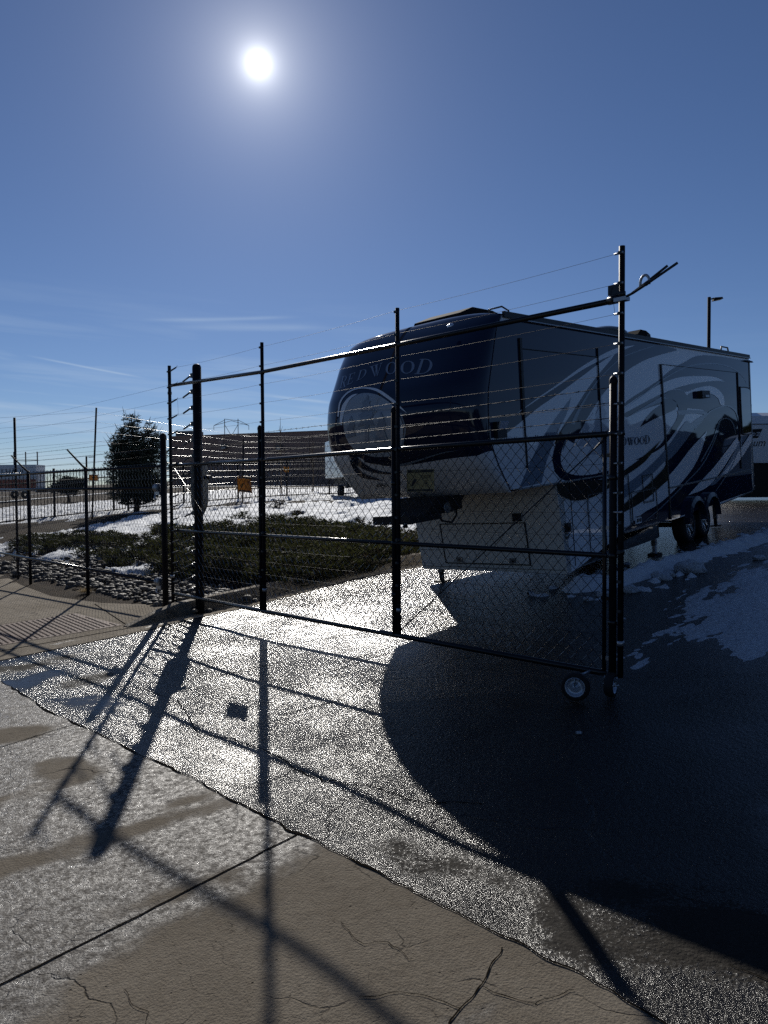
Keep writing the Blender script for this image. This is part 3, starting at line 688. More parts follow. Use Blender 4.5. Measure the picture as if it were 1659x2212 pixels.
def build_end_posts():
    c = G(1.70, 0, .12, False); z0 = gz(1.70)
    t = thing('fence_post', 'thickest black domed post at the hinge side of the gate, carrying wire brackets', 'post', (c.x, c.y, z0 - .05)); T = TL((c.x, c.y, z0 - .05))
    mb = MB(); mb.tube([(c.x, c.y, z0 - .05), (c.x, c.y, 3.64)], .061, M_post, 24)
    mb.disc((c.x, c.y, 3.64), (0, 0, 1), [(.061, 0), (.059, .02), (.05, .042), (.03, .055), (0, .06)], M_post, 24); mb.build('post_body', t, T)
    zs = [3.56 - .222 * k for k in range(8)] + [1.66, 1.48, 1.30, 1.12, .94, .76, .6]
    for z in zs:
        mb = MB(); a = G(1.70 + .075, z, .10); mb.box(a, (.06, .05, .06), M_insul, Matrix.Rotation(math.atan2(GD.y, GD.x), 3, 'Z')); mb.tube([a, G(1.83, z - .01, .09), G(1.85, z + .01, .09)], .008, M_galv, 6)
        br = mb.build('wire_bracket', t, T)
        mb = MB(); mb.tube([G(1.84, z - .005, .09), G(2.03, z - .055, .09)], [.012, .012], M_insul, 8); mb.build('insulator', br, T)
    # the box on the back of the post
    mb = MB(); bc = G(1.60, 2.08, .30)
    prof = [(-.11, 2.38), (.0, 2.42), (.10, 2.40), (.155, 2.30), (.155, 1.80), (.09, 1.68), (.0, 1.62), (-.12, 1.74), (-.155, 1.85), (-.155, 2.28)]
    F_ = [G(1.93 + a * .8, z * .93 + .13, .20) for a, z in prof]; B_ = [G(1.93 + a * .8, z * .93 + .13, .34) for a, z in prof]; n = len(prof)
    mb.add(F_ + B_, [tuple(range(n)), tuple(range(2 * n - 1, n - 1, -1))] + [(i, n + i, n + (i + 1) % n, (i + 1) % n) for i in range(n)], M_tank); mb.tube([G(1.62, 2.15, .17), G(1.62, 2.15, .26)], .03, M_post, 8)
    mb.build('control_box', t, T, fixn=True)
    # slim end post of the fence
    c = G(2.47, 0, 0, False); z0 = gz(2.47)
    t = thing('fence_post', 'black capped end post where the side fence meets the gate', 'post', (c.x, c.y, z0 - .05)); T = TL((c.x, c.y, z0 - .05))
    mb = MB(); mb.tube([(c.x, c.y, z0 - .05), (c.x, c.y, 2.74)], .044, M_post, 18); mb.disc((c.x, c.y, 2.74), (0, 0, 1), [(.05, -.05), (.05, 0), (.044, .02), (.02, .045), (0, .05)], M_post, 18); mb.build('post_body', t, T)
    for z in (1.99, .62):
        mb = MB()
        for du in (.13, .07):
            mb.disc(G(2.47 + du, z + .03, -.05), GD, [(0, -.012), (.05, -.012), (.062, -.004), (.062, .004), (.05, .012), (0, .012)], M_galv, 18)
        mb.box(G(2.56, z - .05, -.05), (.14, .03, .05), M_galv, Matrix.Rotation(math.atan2(GD.y, GD.x), 3, 'Z')); mb.tube([G(2.63, z - .05, -.05), G(2.62, z - .12, -.07), G(2.57, z - .14, -.07)], .012, M_galv, 6)
        mb.build('roller_bracket', t, T)
def build_side_fence():
    c = G(5.28, 0, 0, False); base = V((c.x, c.y, gz(5.28)))
    f = thing('chain_link_fence', 'black chain-link side fence with angled barbed wire arms running left behind the river stones', 'fence', base); T = TL(base)
    u1 = 14.0
    for u in (5.28, 8.15, 11.2, 14.0):
        mb = MB(); z0 = gz(u); a = G(u, z0 - .05, 0, False); b = G(u, 2.34, 0, False); mb.tube([a, b], .030, M_post, 12)
        p = mb.build('post', f, T)
        mb = MB(); arm = [b, b - GN * .06 + V((0, 0, .05)), b - GN * .31 + V((0, 0, .32))]; mb.tube(arm, [.02, .018, .014], M_post, 8); mb.disc(b, (0, 0, 1), [(.034, -.05), (.034, .0), (.02, .02), (0, .02)], M_post, 12); mb.build('barb_arm', p, T)
    for z, r in ((2.31, .021), (1.99, .024), (.615, .024)):
        mb = MB(); mb.tube([G(2.52 if z > 2.2 else 2.62, z, -.03 if z < 2.2 else 0, False), G(u1, z, -.03 if z < 2.2 else 0, False)], r, M_black, 10); mb.build('rail', f, T)
    mb = MB()
    k = 0; u = u1; dw = .105; dh = .112
    while u > 2.5:
        z0 = max(gz(u) + .03, .05); nv = int((2.33 - z0) / (dh / 2)); pts = []
        for i in range(nv + 1): pts.append(G(u - (dw / 2 if (i + k) % 2 else 0), 2.31 - (nv - i) * dh / 2, .024, False))
        if k % 2 == nv % 2 or True: pts.append(G(u + (.01 if k % 2 else -.06), 2.345, .024, False))
        mb.tube(pts, .0022, M_mesh, 3, cap=False, smooth=False); u -= dw / 2; k += 1
    mb.build('chain_link_fabric', f, T)
    for q in (.25, .6, 1.0):
        A = G(2.47, 2.40 + q * .3, 0, False); pts = [A]
        mb = MB(); off = -.31 * q; z = 2.34 + .32 * q
        P_ = [A] + [G(u, z, off, False) for u in (5.28, 8.15, 11.2, 14.0)]
        mb.tube(P_, .0024, M_wire, 4)
        for i in range(90):
            t = i / 90 * 4; j = int(t); c_ = P_[j].lerp(P_[j + 1], t - j); v = V((random.uniform(-1, 1), random.uniform(-1, 1), random.uniform(-1, 1))).normalized() * .018; mb.tube([c_ - v, c_ + v], .0013, M_wire, 3, cap=False)
        mb.build('barbed_wire', f, T)
    # electric wires and their poles just behind the fence
    c = G(9.38, 0, .15, False); base = V((c.x, c.y, gz(9.38)))
    e = thing('electric_fence', 'thin multi-strand electric fence on a slim pole left of the evergreen', 'fence', base); T = TL(base)
    for u in (9.38, 16.5):
        mb = MB(); mb.tube([G(u, gz(u) - .05, .15, False), G(u, 3.52, .15, False)], .026, M_post, 10); mb.build('pole', e, T)
    zs = [3.56 - .222 * k for k in range(8)] + [1.66, 1.48, 1.30, 1.12, .94, .76, .6]
    for z in zs:
        mb = MB(); pts = []
        A = G(2.04, z - .055, .09); B = G(9.38, z - .10 if z > .9 else z, .15, False); C_ = G(16.5, z - .10, .15, False)
        for i in range(17):
            q = i / 16; p = A.lerp(B, q); p.z -= .35 * .25 * q * (1 - q) * (1 if z > 2.2 else .4); pts.append(p)
        pts.append(C_); mb.tube(pts, .0017, M_mesh, 3, cap=False); mb.build('electric_wire', e, T)
# ---------------------------------------------------------------- warning signs
M_ylw = mat('yellow_sign', (.50, .42, .20), .5, trans=((.55, .38, .10), .35)); M_sblack = mat('sign_ink', (.01, .01, .01), .6)
M_ylw2 = mat('orange_sign', (.50, .32, .09), .5, trans=((.42, .24, .05), .55))
def textmesh(mb, s, size, xf, m, font_shear=0.0):
    cu = bpy.data.curves.new('t', 'FONT'); cu.body = s; cu.size = size; cu.align_x = 'CENTER'; cu.align_y = 'CENTER'; cu.shear = font_shear
    o = bpy.data.objects.new('t', cu); me = bpy.data.meshes.new_from_object(o)
    mb.add([xf(v.co.x, v.co.y) for v in me.vertices], [tuple(p.vertices) for p in me.polygons], m)
    bpy.data.objects.remove(o); bpy.data.curves.remove(cu)
def warning_sign(name, label, uc, zc, w, h, off, m, roll=0.0, bend=0.0, origin=None, xd=None, small=False):
    xd = xd or -GD; up = V((0, 0, 1)); O = origin or G(uc, zc, off); nrm = V((xd.y, -xd.x, 0))  # towards the camera side
    c, s = math.cos(roll), math.sin(roll)
    def X(x, y, d=0.0):
        x2, y2 = x * c - y * s, x * s + y * c
        q = x / (w / 2)
        bz = bend * (q * q) * (1 if y > 0 else .3)
        return O + xd * x2 + up * (y2 - abs(bz) * .3) + nrm * (d + bz)
    t = thing(name, label, 'warning sign', O, 'yellow electric fence warning signs'); T = TL(O)
    mb = MB(); n = 10
    F_ = [(-w / 2 + w * i / n, sy * h / 2) for sy in (1, -1) for i in range(n + 1)]
    vs = [X(x, y, .001) for x, y in F_] + [X(x, y, -.001) for x, y in F_]; k = n + 1
    fs = [(i, k + i, k + i + 1, i + 1) for i in range(n)] + [(2 * k + i, 2 * k + i + 1, 3 * k + i + 1, 3 * k + i) for i in range(n)]
    fs += [(i, i + 1, 2 * k + i + 1, 2 * k + i) for i in range(n)] + [(k + i, 3 * k + i, 3 * k + i + 1, k + i + 1) for i in range(n)] + [(0, 2 * k, 3 * k, k), (n, k + n, 3 * k + n, 2 * k + n)]
    mb.add(vs, fs, m)
    def q(pts): mb.poly([X(a * w, b * h, .0022) for a, b in pts], M_sblack)
    def bandp(x0, x1, y0, y1):
        for i in range(8): a = x0 + (x1 - x0) * i / 8; b = x0 + (x1 - x0) * (i + 1) / 8; q([(a, y0), (b, y0), (b, y1), (a, y1)])
    if not small:
        bandp(-.46, .46, .36, .48); bandp(-.46, .46, -.48, -.38)
        textmesh(mb, 'WARNING', h * .13, lambda x, y: X(x - w * .14, y + h * .42, .003), m)
        textmesh(mb, '7,000 V', h * .23, lambda x, y: X(x * .95 + w * .19, y + h * .15, .0024), M_sblack)
        textmesh(mb, 'ELECTRIC FENCE', h * .075, lambda x, y: X(x - w * .05, y - h * .43, .003), m)
        # hand below sparks, and a struck figure in a triangle
        q([(-.33, -.22), (-.27, -.25), (-.18, -.10), (-.14, .02), (-.17, .05), (-.24, .03), (-.30, -.05)])
        for a in range(4): q([(-.25 + a * .03, .0), (-.235 + a * .03, -.005), (-.20 + a * .03, .07), (-.215 + a * .03, .075)])
        for dx, dy in ((0, .11), (-.07, .07), (.07, .06)): q([(-.18 + dx * .5, .09 + dy * .3), (-.172 + dx * .5, .09 + dy * .3), (-.17 + dx, .09 + dy), (-.185 + dx, .09 + dy)])
        q([(.13, .005), (.30, .005), (.30, -.01), (.13, -.01)]); q([(.17, -.24), (.32, -.24), (.32, -.255), (.17, -.255)])
        q([(.22, -.06), (.26, -.10), (.24, -.12), (.28, -.19), (.24, -.15), (.22, -.2), (.21, -.12), (.19, -.16), (.2, -.1)])
        for a, b in (((.16, -.21), (.235, -.04)), ((.235, -.04), (.31, -.21)), ((.31, -.21), (.16, -.21))): q([a, (a[0] + .006, a[1] + .008), (b[0] + .006, b[1] + .008), b])
    else:
        q([(-.2, .1), (0, .15), (-.05, -.02), (.15, -.1), (-.1, -.25), (-.02, -.05), (-.25, -.05)]); bandp(-.4, .4, .34, .44); bandp(-.4, .4, -.44, -.36)
    mb.build('sign_panel', t, T)
    return t
build_gate(); build_end_posts(); build_side_fence()
warning_sign('warning_sign', 'flat yellow 7,000 V sign on the gate wires in front of the trailer nose', -2.585, 2.02, .36, .215, .06, M_ylw)
warning_sign('warning_sign', 'bent orange backlit 7,000 V sign hanging on the left half of the gate', .49, 2.035, .31, .20, .10, M_ylw2, roll=-.07, bend=.03)
SIDE_GFX=[  # trailer outlines traced in image pixels and projected onto its side and cap
('N',[(-1.275,3.142),(-0.322,3.289),(1.24,3.28),(2.691,3.261),(4.468,3.2),(4.463,3.171),(3.196,2.972),(2.292,2.74),(1.562,2.453),(1.067,2.172),(0.732,1.943),(0.409,1.707),(0.192,1.776),(0.026,1.585),(0.006,1.455),(0.104,1.35),(0.377,1.28),(0.872,1.252),(1.414,1.275),(1.401,1.191),(0.963,1.163),(0.457,1.172),(0.041,1.237),(-0.166,1.357),(-0.219,1.532),(-0.092,1.699),(-0.296,1.941),(-1.243,1.725),(-1.372,1.847)]),
('W',[(1.933,2.994),(1.298,2.795),(0.704,2.585),(0.081,2.368),(-0.488,2.18),(-1.019,1.976),(-1.372,1.847),(-1.446,1.83),(-1.475,1.502),(-1.28,1.164),(-0.146,1.193),(-0.198,1.38),(-0.219,1.532),(-0.083,1.761),(0.129,1.936),(0.477,2.153),(0.89,2.422),(1.32,2.666),(1.723,2.871)]),
('M',[(0.432,2.328),(0.011,2.086),(-0.351,1.857),(-0.727,1.559),(-1.071,1.226),(-0.527,1.244),(-0.387,1.477),(-0.18,1.702),(0.004,1.891),(0.266,2.106)]),
('W',[(2.673,3.156),(1.945,3.061),(1.314,2.903),(0.685,2.71),(0.064,2.489),(-0.467,2.31),(-1.158,2.063),(-0.47,2.291),(0.099,2.475),(0.764,2.69),(1.397,2.863),(1.983,2.997)]),
('L',[(3.406,3.189),(2.657,3.054),(2.069,2.919),(1.458,2.671),(1.022,2.444),(0.648,2.201),(0.373,1.988),(0.142,1.753),(0.082,1.609),(0.219,1.751),(0.454,1.949),(0.72,2.192),(1.064,2.435),(1.475,2.659),(2.087,2.907),(2.677,3.044),(3.434,3.182)]),
('N',[(5.901,3.164),(8.831,3.183),(8.529,0.812),(8.569,0.372),(4.71,0.312),(2.971,0.295),(1.839,0.305),(1.794,0.399),(2.502,0.523),(3.263,0.99),(4.021,1.506),(4.573,1.925),(5.019,2.068),(4.603,2.1),(3.668,2.071),(2.078,2.043),(1.763,1.923),(2.108,2.231),(2.885,2.453),(3.613,2.648),(4.074,2.801),(4.767,2.972)]),
('W',[(1.76,1.903),(2.1,2.022),(2.722,2.134),(3.543,2.233),(4.046,2.258),(4.294,2.186),(4.977,2.16),(5.6,2.133),(5.707,2.08),(5.14,1.857),(4.461,1.602),(3.763,1.345),(2.877,1.18),(2.27,1.065),(1.89,0.993),(1.368,0.987),(0.345,1.075),(-0.104,1.178),(0.364,1.671),(0.594,1.851),(1.058,2.113)]),
('N',[(0.505,1.957),(0.192,1.776),(0.026,1.585),(0.006,1.455),(0.104,1.35),(0.377,1.28),(0.872,1.252),(1.414,1.275),(1.401,1.191),(0.963,1.163),(0.457,1.172),(0.041,1.237),(-0.166,1.357),(-0.219,1.532),(-0.089,1.72),(0.196,1.952)]),
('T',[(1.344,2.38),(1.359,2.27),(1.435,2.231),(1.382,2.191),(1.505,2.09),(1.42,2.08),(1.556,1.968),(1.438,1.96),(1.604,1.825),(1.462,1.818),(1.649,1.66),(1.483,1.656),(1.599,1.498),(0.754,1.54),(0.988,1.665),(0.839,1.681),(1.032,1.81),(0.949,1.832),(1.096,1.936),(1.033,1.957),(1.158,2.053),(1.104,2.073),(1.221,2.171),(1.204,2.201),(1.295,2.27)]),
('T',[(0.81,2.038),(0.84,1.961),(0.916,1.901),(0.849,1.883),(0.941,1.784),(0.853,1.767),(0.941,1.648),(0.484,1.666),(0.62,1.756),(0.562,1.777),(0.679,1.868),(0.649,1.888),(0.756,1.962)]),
('W',[(1.998,2.169),(2.877,2.404),(3.726,2.593),(4.517,2.708),(5.447,2.757),(6.39,2.766),(7.033,2.691),(6.376,2.691),(5.425,2.632),(4.558,2.551),(4.018,2.47),(3.386,2.365),(2.738,2.232),(1.983,2.075)]),
('L',[(2.046,2.158),(2.877,2.404),(3.738,2.663),(4.753,2.891),(5.873,3.012),(6.947,3.033),(7.84,2.946),(8.391,2.759),(8.572,2.539),(8.449,2.745),(7.855,2.924),(6.943,3.011),(5.87,2.991),(4.764,2.872),(3.759,2.645),(2.896,2.387)]),
('W',[(2.51,2.157),(3.372,2.279),(4.018,2.47),(4.48,2.492),(4.782,2.457),(5.409,2.542),(6.033,2.585),(6.515,2.54),(6.836,2.43),(6.924,2.293),(6.881,2.205),(6.646,2.238),(6.546,2.341),(6.246,2.424),(5.776,2.466),(5.249,2.474),(4.917,2.429),(4.734,2.383),(4.333,2.415),(3.812,2.374),(3.074,2.233)]),
('M',[(2.073,2.012),(2.728,2.167),(3.439,2.324),(4.081,2.466),(4.613,2.479),(4.855,2.359),(4.708,2.235),(4.31,2.282),(3.992,2.317),(3.427,2.256),(2.722,2.134)]),
('N',[(2.653,1.88),(2.896,2.012),(3.231,2.143),(3.574,2.233),(3.711,2.322),(3.994,2.328),(4.306,2.258),(4.222,2.151),(3.666,2.06),(3.206,1.99)]),
('N',[(3.994,2.328),(3.717,2.361),(4.018,2.47),(4.478,2.484),(4.755,2.427),(4.854,2.309),(4.761,2.136),(4.524,1.967),(4.158,1.781),(3.744,1.604),(3.298,1.484),(2.599,1.384),(2.383,1.374),(2.944,1.455),(3.432,1.57),(3.698,1.699),(3.973,1.833),(4.261,1.994),(4.369,2.162),(4.244,2.282)]),
('M',[(4.283,2.126),(4.972,2.135),(5.56,2.12),(5.9,2.066),(5.131,1.807),(4.448,1.53),(3.755,1.299),(3.328,1.309),(3.917,1.503),(4.779,1.839),(5.309,1.981),(5.661,2.042),(5.105,2.072),(4.404,2.053)]),
('L',[(5.131,1.807),(5.862,2.074),(6.449,2.178),(7.061,2.221),(7.573,2.13),(7.753,1.979),(7.768,1.806),(7.693,1.966),(7.513,2.108),(7.039,2.199),(6.462,2.156),(5.889,2.053),(5.172,1.791)]),
('L',[(5.32,1.198),(6.006,1.548),(6.386,1.833),(6.573,1.933),(6.882,1.97),(7.231,1.929),(7.439,1.812),(7.535,1.581),(7.381,1.802),(7.2,1.91),(6.878,1.95),(6.621,1.916),(6.45,1.815),(6.067,1.53),(5.395,1.194)]),
('W',[(5.751,1.733),(4.823,1.443),(4.079,1.159),(3.325,0.93),(2.274,0.703),(1.83,0.621),(1.786,0.35),(2.502,0.523),(3.2,0.612),(4.059,0.815),(4.846,1.082),(5.385,1.388)]),
('M',[(4.655,1.923),(3.798,1.544),(3.03,1.278),(2.274,1.09),(1.894,1.018),(1.862,0.82),(2.579,0.989),(3.452,1.253),(4.265,1.554),(4.902,1.889)]),
('W',[(7.577,1.565),(6.784,1.292),(6.028,1.039),(5.382,0.862),(4.554,0.626),(5.583,0.69),(6.461,0.946),(7.203,1.238),(7.71,1.422)]),
('M',[(7.951,1.589),(7.197,1.205),(6.399,0.885),(5.681,0.714),(6.067,0.715),(7.045,0.976),(7.775,1.28)]),
('W',[(8.668,1.658),(7.782,1.315),(7.058,1.043),(6.393,0.853),(6.92,0.883),(7.743,1.107),(8.598,1.425)]),
('L',[(6.589,1.924),(6.12,1.547),(5.386,1.14),(4.386,0.847),(3.186,0.531),(2.412,0.37),(3.212,0.517),(4.424,0.832),(5.429,1.125),(6.178,1.539)]),
('L',[(7.674,1.354),(7.166,1.036),(6.476,0.748),(5.835,0.51),(6.535,0.737),(7.23,1.026)]),
('D',[(1.93,1.242),(2.647,1.406),(3.445,1.64),(2.841,1.369),(2.361,1.239),(1.916,1.155)]),
('D',[(1.85,0.745),(2.429,0.871),(2.986,1.011),(3.708,1.238),(3.624,0.963),(2.95,0.798),(2.4,0.691),(1.83,0.621)]),
('D',[(-0.166,1.205),(1.395,1.155),(1.431,1.031),(0.823,0.94),(0.325,0.941),(0.008,1.016),(-0.135,1.116)]),]
FRONT_GFX=[
('W',[(-0.002,1.686),(0.032,1.649),(0.243,1.656),(0.533,1.643),(0.874,1.619),(1.16,1.611),(1.477,1.625),(1.686,1.691),(1.853,1.784),(1.92,1.847),(2.041,1.841)]),
('W',[(1.855,2.224),(1.848,2.363),(1.765,2.478),(1.648,2.54),(1.496,2.544),(1.288,2.494),(1.137,2.415),(1.025,2.335),(0.93,2.233),(0.887,2.124),(0.896,2.02),(0.959,1.894),(1.065,1.794),(1.227,1.744),(1.475,1.756),(1.671,1.814),(1.794,1.909),(1.853,2.056)]),
('L',[(0.905,2.23),(0.872,2.096),(0.89,1.994),(1.005,1.83),(0.982,1.828),(0.867,1.991),(0.849,2.094),(0.879,2.227)]),
('W',[(1.985,2.308),(1.97,2.475),(1.887,2.592),(1.72,2.632),(1.515,2.616),(1.324,2.571),(1.144,2.487),(0.976,2.374),(0.795,2.218),(0.955,2.32),(1.103,2.421),(1.306,2.534),(1.526,2.6),(1.709,2.614),(1.854,2.574),(1.935,2.468),(1.953,2.304)]),
('W',[(1.923,2.231),(1.912,2.398),(1.831,2.501),(1.735,2.551),(1.636,2.552),(1.747,2.501),(1.815,2.415),(1.857,2.308),(1.879,2.185)]),
('N',[(1.914,1.89),(1.88,1.682),(1.685,1.564),(1.389,1.52),(1.301,1.532),(1.526,1.569),(1.7,1.655),(1.774,1.778),(1.82,1.868)]),
('N',[(1.945,1.746),(1.987,1.597),(1.922,1.5),(1.609,1.44),(1.749,1.506),(1.852,1.558),(1.888,1.652),(1.884,1.742)]),
('N',[(1.688,1.731),(1.561,1.722),(1.349,1.686),(1.244,1.66),(1.262,1.639),(1.382,1.648),(1.583,1.676),(1.673,1.705)]),
('L',[(1.21,1.636),(0.827,1.679),(0.472,1.732),(0.261,1.74),(0.481,1.72),(0.843,1.659),(1.12,1.615)]),
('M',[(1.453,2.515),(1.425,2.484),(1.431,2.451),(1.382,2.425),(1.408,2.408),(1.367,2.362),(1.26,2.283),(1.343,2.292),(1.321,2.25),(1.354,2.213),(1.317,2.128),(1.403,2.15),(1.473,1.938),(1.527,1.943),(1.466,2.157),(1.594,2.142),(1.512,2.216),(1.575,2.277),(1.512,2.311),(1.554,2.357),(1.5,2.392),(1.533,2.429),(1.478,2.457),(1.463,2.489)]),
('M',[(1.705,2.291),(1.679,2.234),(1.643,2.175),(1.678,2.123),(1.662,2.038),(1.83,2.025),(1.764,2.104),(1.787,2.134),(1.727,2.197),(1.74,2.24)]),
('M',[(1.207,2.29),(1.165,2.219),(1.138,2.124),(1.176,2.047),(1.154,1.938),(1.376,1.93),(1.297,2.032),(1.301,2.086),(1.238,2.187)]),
('M',[(1.624,1.377),(1.645,1.367),(1.678,1.358),(1.719,1.354),(1.761,1.353),(1.798,1.358),(1.824,1.366),(1.835,1.376),(1.829,1.388),(1.806,1.398),(1.773,1.407),(1.732,1.411),(1.69,1.411),(1.654,1.407),(1.628,1.399),(1.618,1.389)]),]
LETTERS=[('R',[(2.138,2.846),(1.983,2.844),(1.953,2.68),(2.092,2.68)]),('E',[(1.97,2.849),(1.842,2.859),(1.828,2.713),(1.942,2.7)]),('D',[(1.786,2.865),(1.632,2.877),(1.634,2.749),(1.77,2.733)]),('W',[(1.608,2.887),(1.397,2.904),(1.377,2.746),(1.486,2.741)]),('O',[(1.337,2.894),(1.142,2.884),(1.095,2.725),(1.272,2.738)]),('O',[(1.085,2.874),(0.849,2.85),(0.803,2.688),(1.02,2.707)]),('D',[(0.785,2.857),(0.565,2.824),(0.546,2.64),(0.788,2.672)])]
# ================================================================ the fifth-wheel trailer
RO = V((2.4337, 9.76, .8273)); RA = V((.6593, .7478, .0785)); RL = V((-.7474, .6631, -.04)); RU = V((-.0819, -.0323, .9961))
RA.normalize(); RL.normalize(); RU = RA.cross(RL) if RA.cross(RL).z > 0 else RL.cross(RA); RU.normalize()
RM = Matrix((( RA.x, RL.x, RU.x, RO.x), (RA.y, RL.y, RU.y, RO.y), (RA.z, RL.z, RU.z, RO.z), (0, 0, 0, 1)))
def paint(n, c, r=.025, coat=0): return mat(n, c, r, 0, coat, .5, bump=(1.3, .03, .008))
P_W = paint('pale_grey_paint', (.88, .90, .92)); P_N = paint('navy_paint', (.008, .016, .046)); P_M = paint('mid_grey_paint', (.22, .27, .34)); P_L = paint('thin_line_paint', (.22, .27, .32)); P_D = paint('brown_black_paint', (.045, .041, .036))
P_S = paint('slate_paint', (.025, .045, .085)); P_C = mat('cream_fibreglass', (.80, .77, .70), .35, 0, .3, bump=(3, .1, .005)); P_DK = mat('dark_trim', (.012, .012, .014), .5); P_CH = mat('chrome', (.75, .78, .82), .28, .7)
P_AL = mat('aluminium_trim', (.30, .32, .34), .35, .8); P_ROOF = mat('roof_membrane', (.35, .37, .38), .6); P_GL = mat('tinted_glass', (.004, .005, .008), .03, 0, .5, .8); P_F = paint('fender_plastic', (.015, .025, .05), .18); P_BL = mat('ac_shroud', (.012, .013, .015), .9, spec=.08); P_LET = mat('silver_lettering', (.28, .30, .34), .25, .4)
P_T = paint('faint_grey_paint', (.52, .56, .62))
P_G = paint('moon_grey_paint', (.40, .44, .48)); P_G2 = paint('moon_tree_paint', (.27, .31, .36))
PM = {'T': P_T, 'W': P_W, 'N': P_N, 'M': P_M, 'L': P_L, 'D': P_D, 'S': P_S}
SS_ = [(1.18, -1.25), (1.5, -1.48), (1.81, -1.63), (2.35, -1.58), (3.13, -1.29), (3.29, -1.17), (3.4, -1.17)]
SF_ = [(1.18,-1.27),(1.25,-1.43),(1.4,-1.62),(1.55,-1.79),(1.75,-1.96),(1.95,-2.06),(2.2,-2.10),(2.5,-2.03),(2.8,-1.82),(2.95,-1.72),(3.1,-1.57),(3.2,-1.44),(3.27,-1.31),(3.29,-1.20),(3.4,-1.17)]
def ip(T, h):
    if h <= T[0][0]: return T[0][1]
    for (a, b), (c, d) in zip(T, T[1:]):
        if h <= c:
            t = (h - a) / (c - a); return b + (d - b) * t
    return T[-1][1]
def smip(T, h): return (ip(T, h - .05) + 2 * ip(T, h) + ip(T, h + .05) + ip(T, h - .025) + ip(T, h + .025)) / 6 if 1.25 < h < 3.2 else ip(T, h)
WID = 2.44
def capS(w, h):
    t = min(1, abs((w - 1.22) / 1.22)); ss = smip(SS_, h); sf = smip(SF_, h)
    return ss - (ss - sf) * (1 - t ** 3.9) ** .4167
def crown(w, h): return .09 * (1 - min(1, abs((w - 1.22) / 1.22)) ** 4) * max(0, min(1, (h - 2.85) / .4)) ** 1.3
def wb(w):  # height of the navy / white paint border on the cap
    T = [(-.01, 1.70), (.1, 1.655), (.3, 1.655), (.6, 1.64), (1.09, 1.611), (1.4, 1.625), (1.62, 1.69), (1.8, 1.79), (1.98, 1.85), (2.45, 1.9)]
    return ip(T, w)
# serif capitals as filled strokes in a unit box
def glyph(ch):
    A = lambda cx, cy, rx, ry, a0, a1, t0, t1: [((cx + rx * math.cos(a0 + (a1 - a0) * i / 14), cy + ry * math.sin(a0 + (a1 - a0) * i / 14)), (cx + (rx - (t0 + (t1 - t0) * math.sin(math.pi * i / 14))) * math.cos(a0 + (a1 - a0) * i / 14), cy + (ry - .05) * math.sin(a0 + (a1 - a0) * i / 14))) for i in range(15)]
    def ring(L): return [[L[i][0], L[i + 1][0], L[i + 1][1], L[i][1]] for i in range(len(L) - 1)]
    q = lambda x0, y0, x1, y1: [(x0, y0), (x1, y0), (x1, y1), (x0, y1)]
    H = math.pi / 2
    if ch == 'O': return ring([((.5 + .5 * math.cos(a), .5 + .5 * math.sin(a)), (.5 + (.5 - .05 - .15 * abs(math.cos(a))) * math.cos(a), .5 + .44 * math.sin(a))) for a in [2 * math.pi * i / 28 for i in range(29)]])
    if ch == 'D': return [q(.12, .04, .3, .96), q(0, 0, .45, .05), q(0, .95, .45, 1)] + ring(A(.4, .5, .6, .5, -H, H, .02, .19))
    if ch == 'R': return [q(.12, .04, .3, .96), q(0, 0, .42, .05), q(0, .95, .45, 1), q(.3, .46, .5, .51)] + ring(A(.42, .73, .42, .27, -H, H, .02, .16)) + [[(.4, .48), (.58, .48), (.98, .04), (.78, .04)], q(.75, 0, 1, .05)]
    if ch == 'E': return [q(.12, .04, .32, .96), q(0, 0, .9, .06), q(0, .94, .88, 1), q(.3, .47, .66, .53), q(.62, .38, .68, .62), [(.82, .0), (.92, .0), (.95, .25), (.89, .25)], [(.82, 1), (.90, 1), (.92, .78), (.86, .78)]]
    if ch == 'W': return [[(.06, .97), (.24, .97), (.40, 0), (.31, 0)], [(.40, 0), (.31, 0), (.50, .8), (.53, .8)], [(.42, .97), (.60, .97), (.74, 0), (.65, 0)], [(.74, 0), (.65, 0), (.88, .97), (.93, .97)], q(-.02, .95, .32, 1), q(.36, .95, .68, 1), q(.8, .95, 1.02, 1)]
    return []
def gridcut(polys, step):
    """cut flat polygons (u, v) into pieces so that they can follow a curved surface"""
    bm = bmesh.new()
    for P in polys:
        vs = [bm.verts.new((p[0], p[1], 0)) for p in P]
        for t in tessellate_polygon([[V((p[0], p[1], 0)) for p in P]]):
            try: bm.faces.new([vs[i] for i in t])
            except ValueError: pass
    xs = [v.co.x for v in bm.verts]; ys = [v.co.y for v in bm.verts]
    if step:
        for lo, hi, k in ((min(xs), max(xs), 0), (min(ys), max(ys), 1)):
            q = math.floor(lo / step) * step + step
            while q < hi:
                bmesh.ops.bisect_plane(bm, geom=bm.verts[:] + bm.edges[:] + bm.faces[:], plane_co=(q, 0, 0) if k == 0 else (0, q, 0), plane_no=(1, 0, 0) if k == 0 else (0, 1, 0)); q += step
    bm.verts.index_update()
    v = [(a.co.x, a.co.y) for a in bm.verts]; f = [tuple(x.index for x in a.verts) for a in bm.faces]; bm.free()
    return v, f
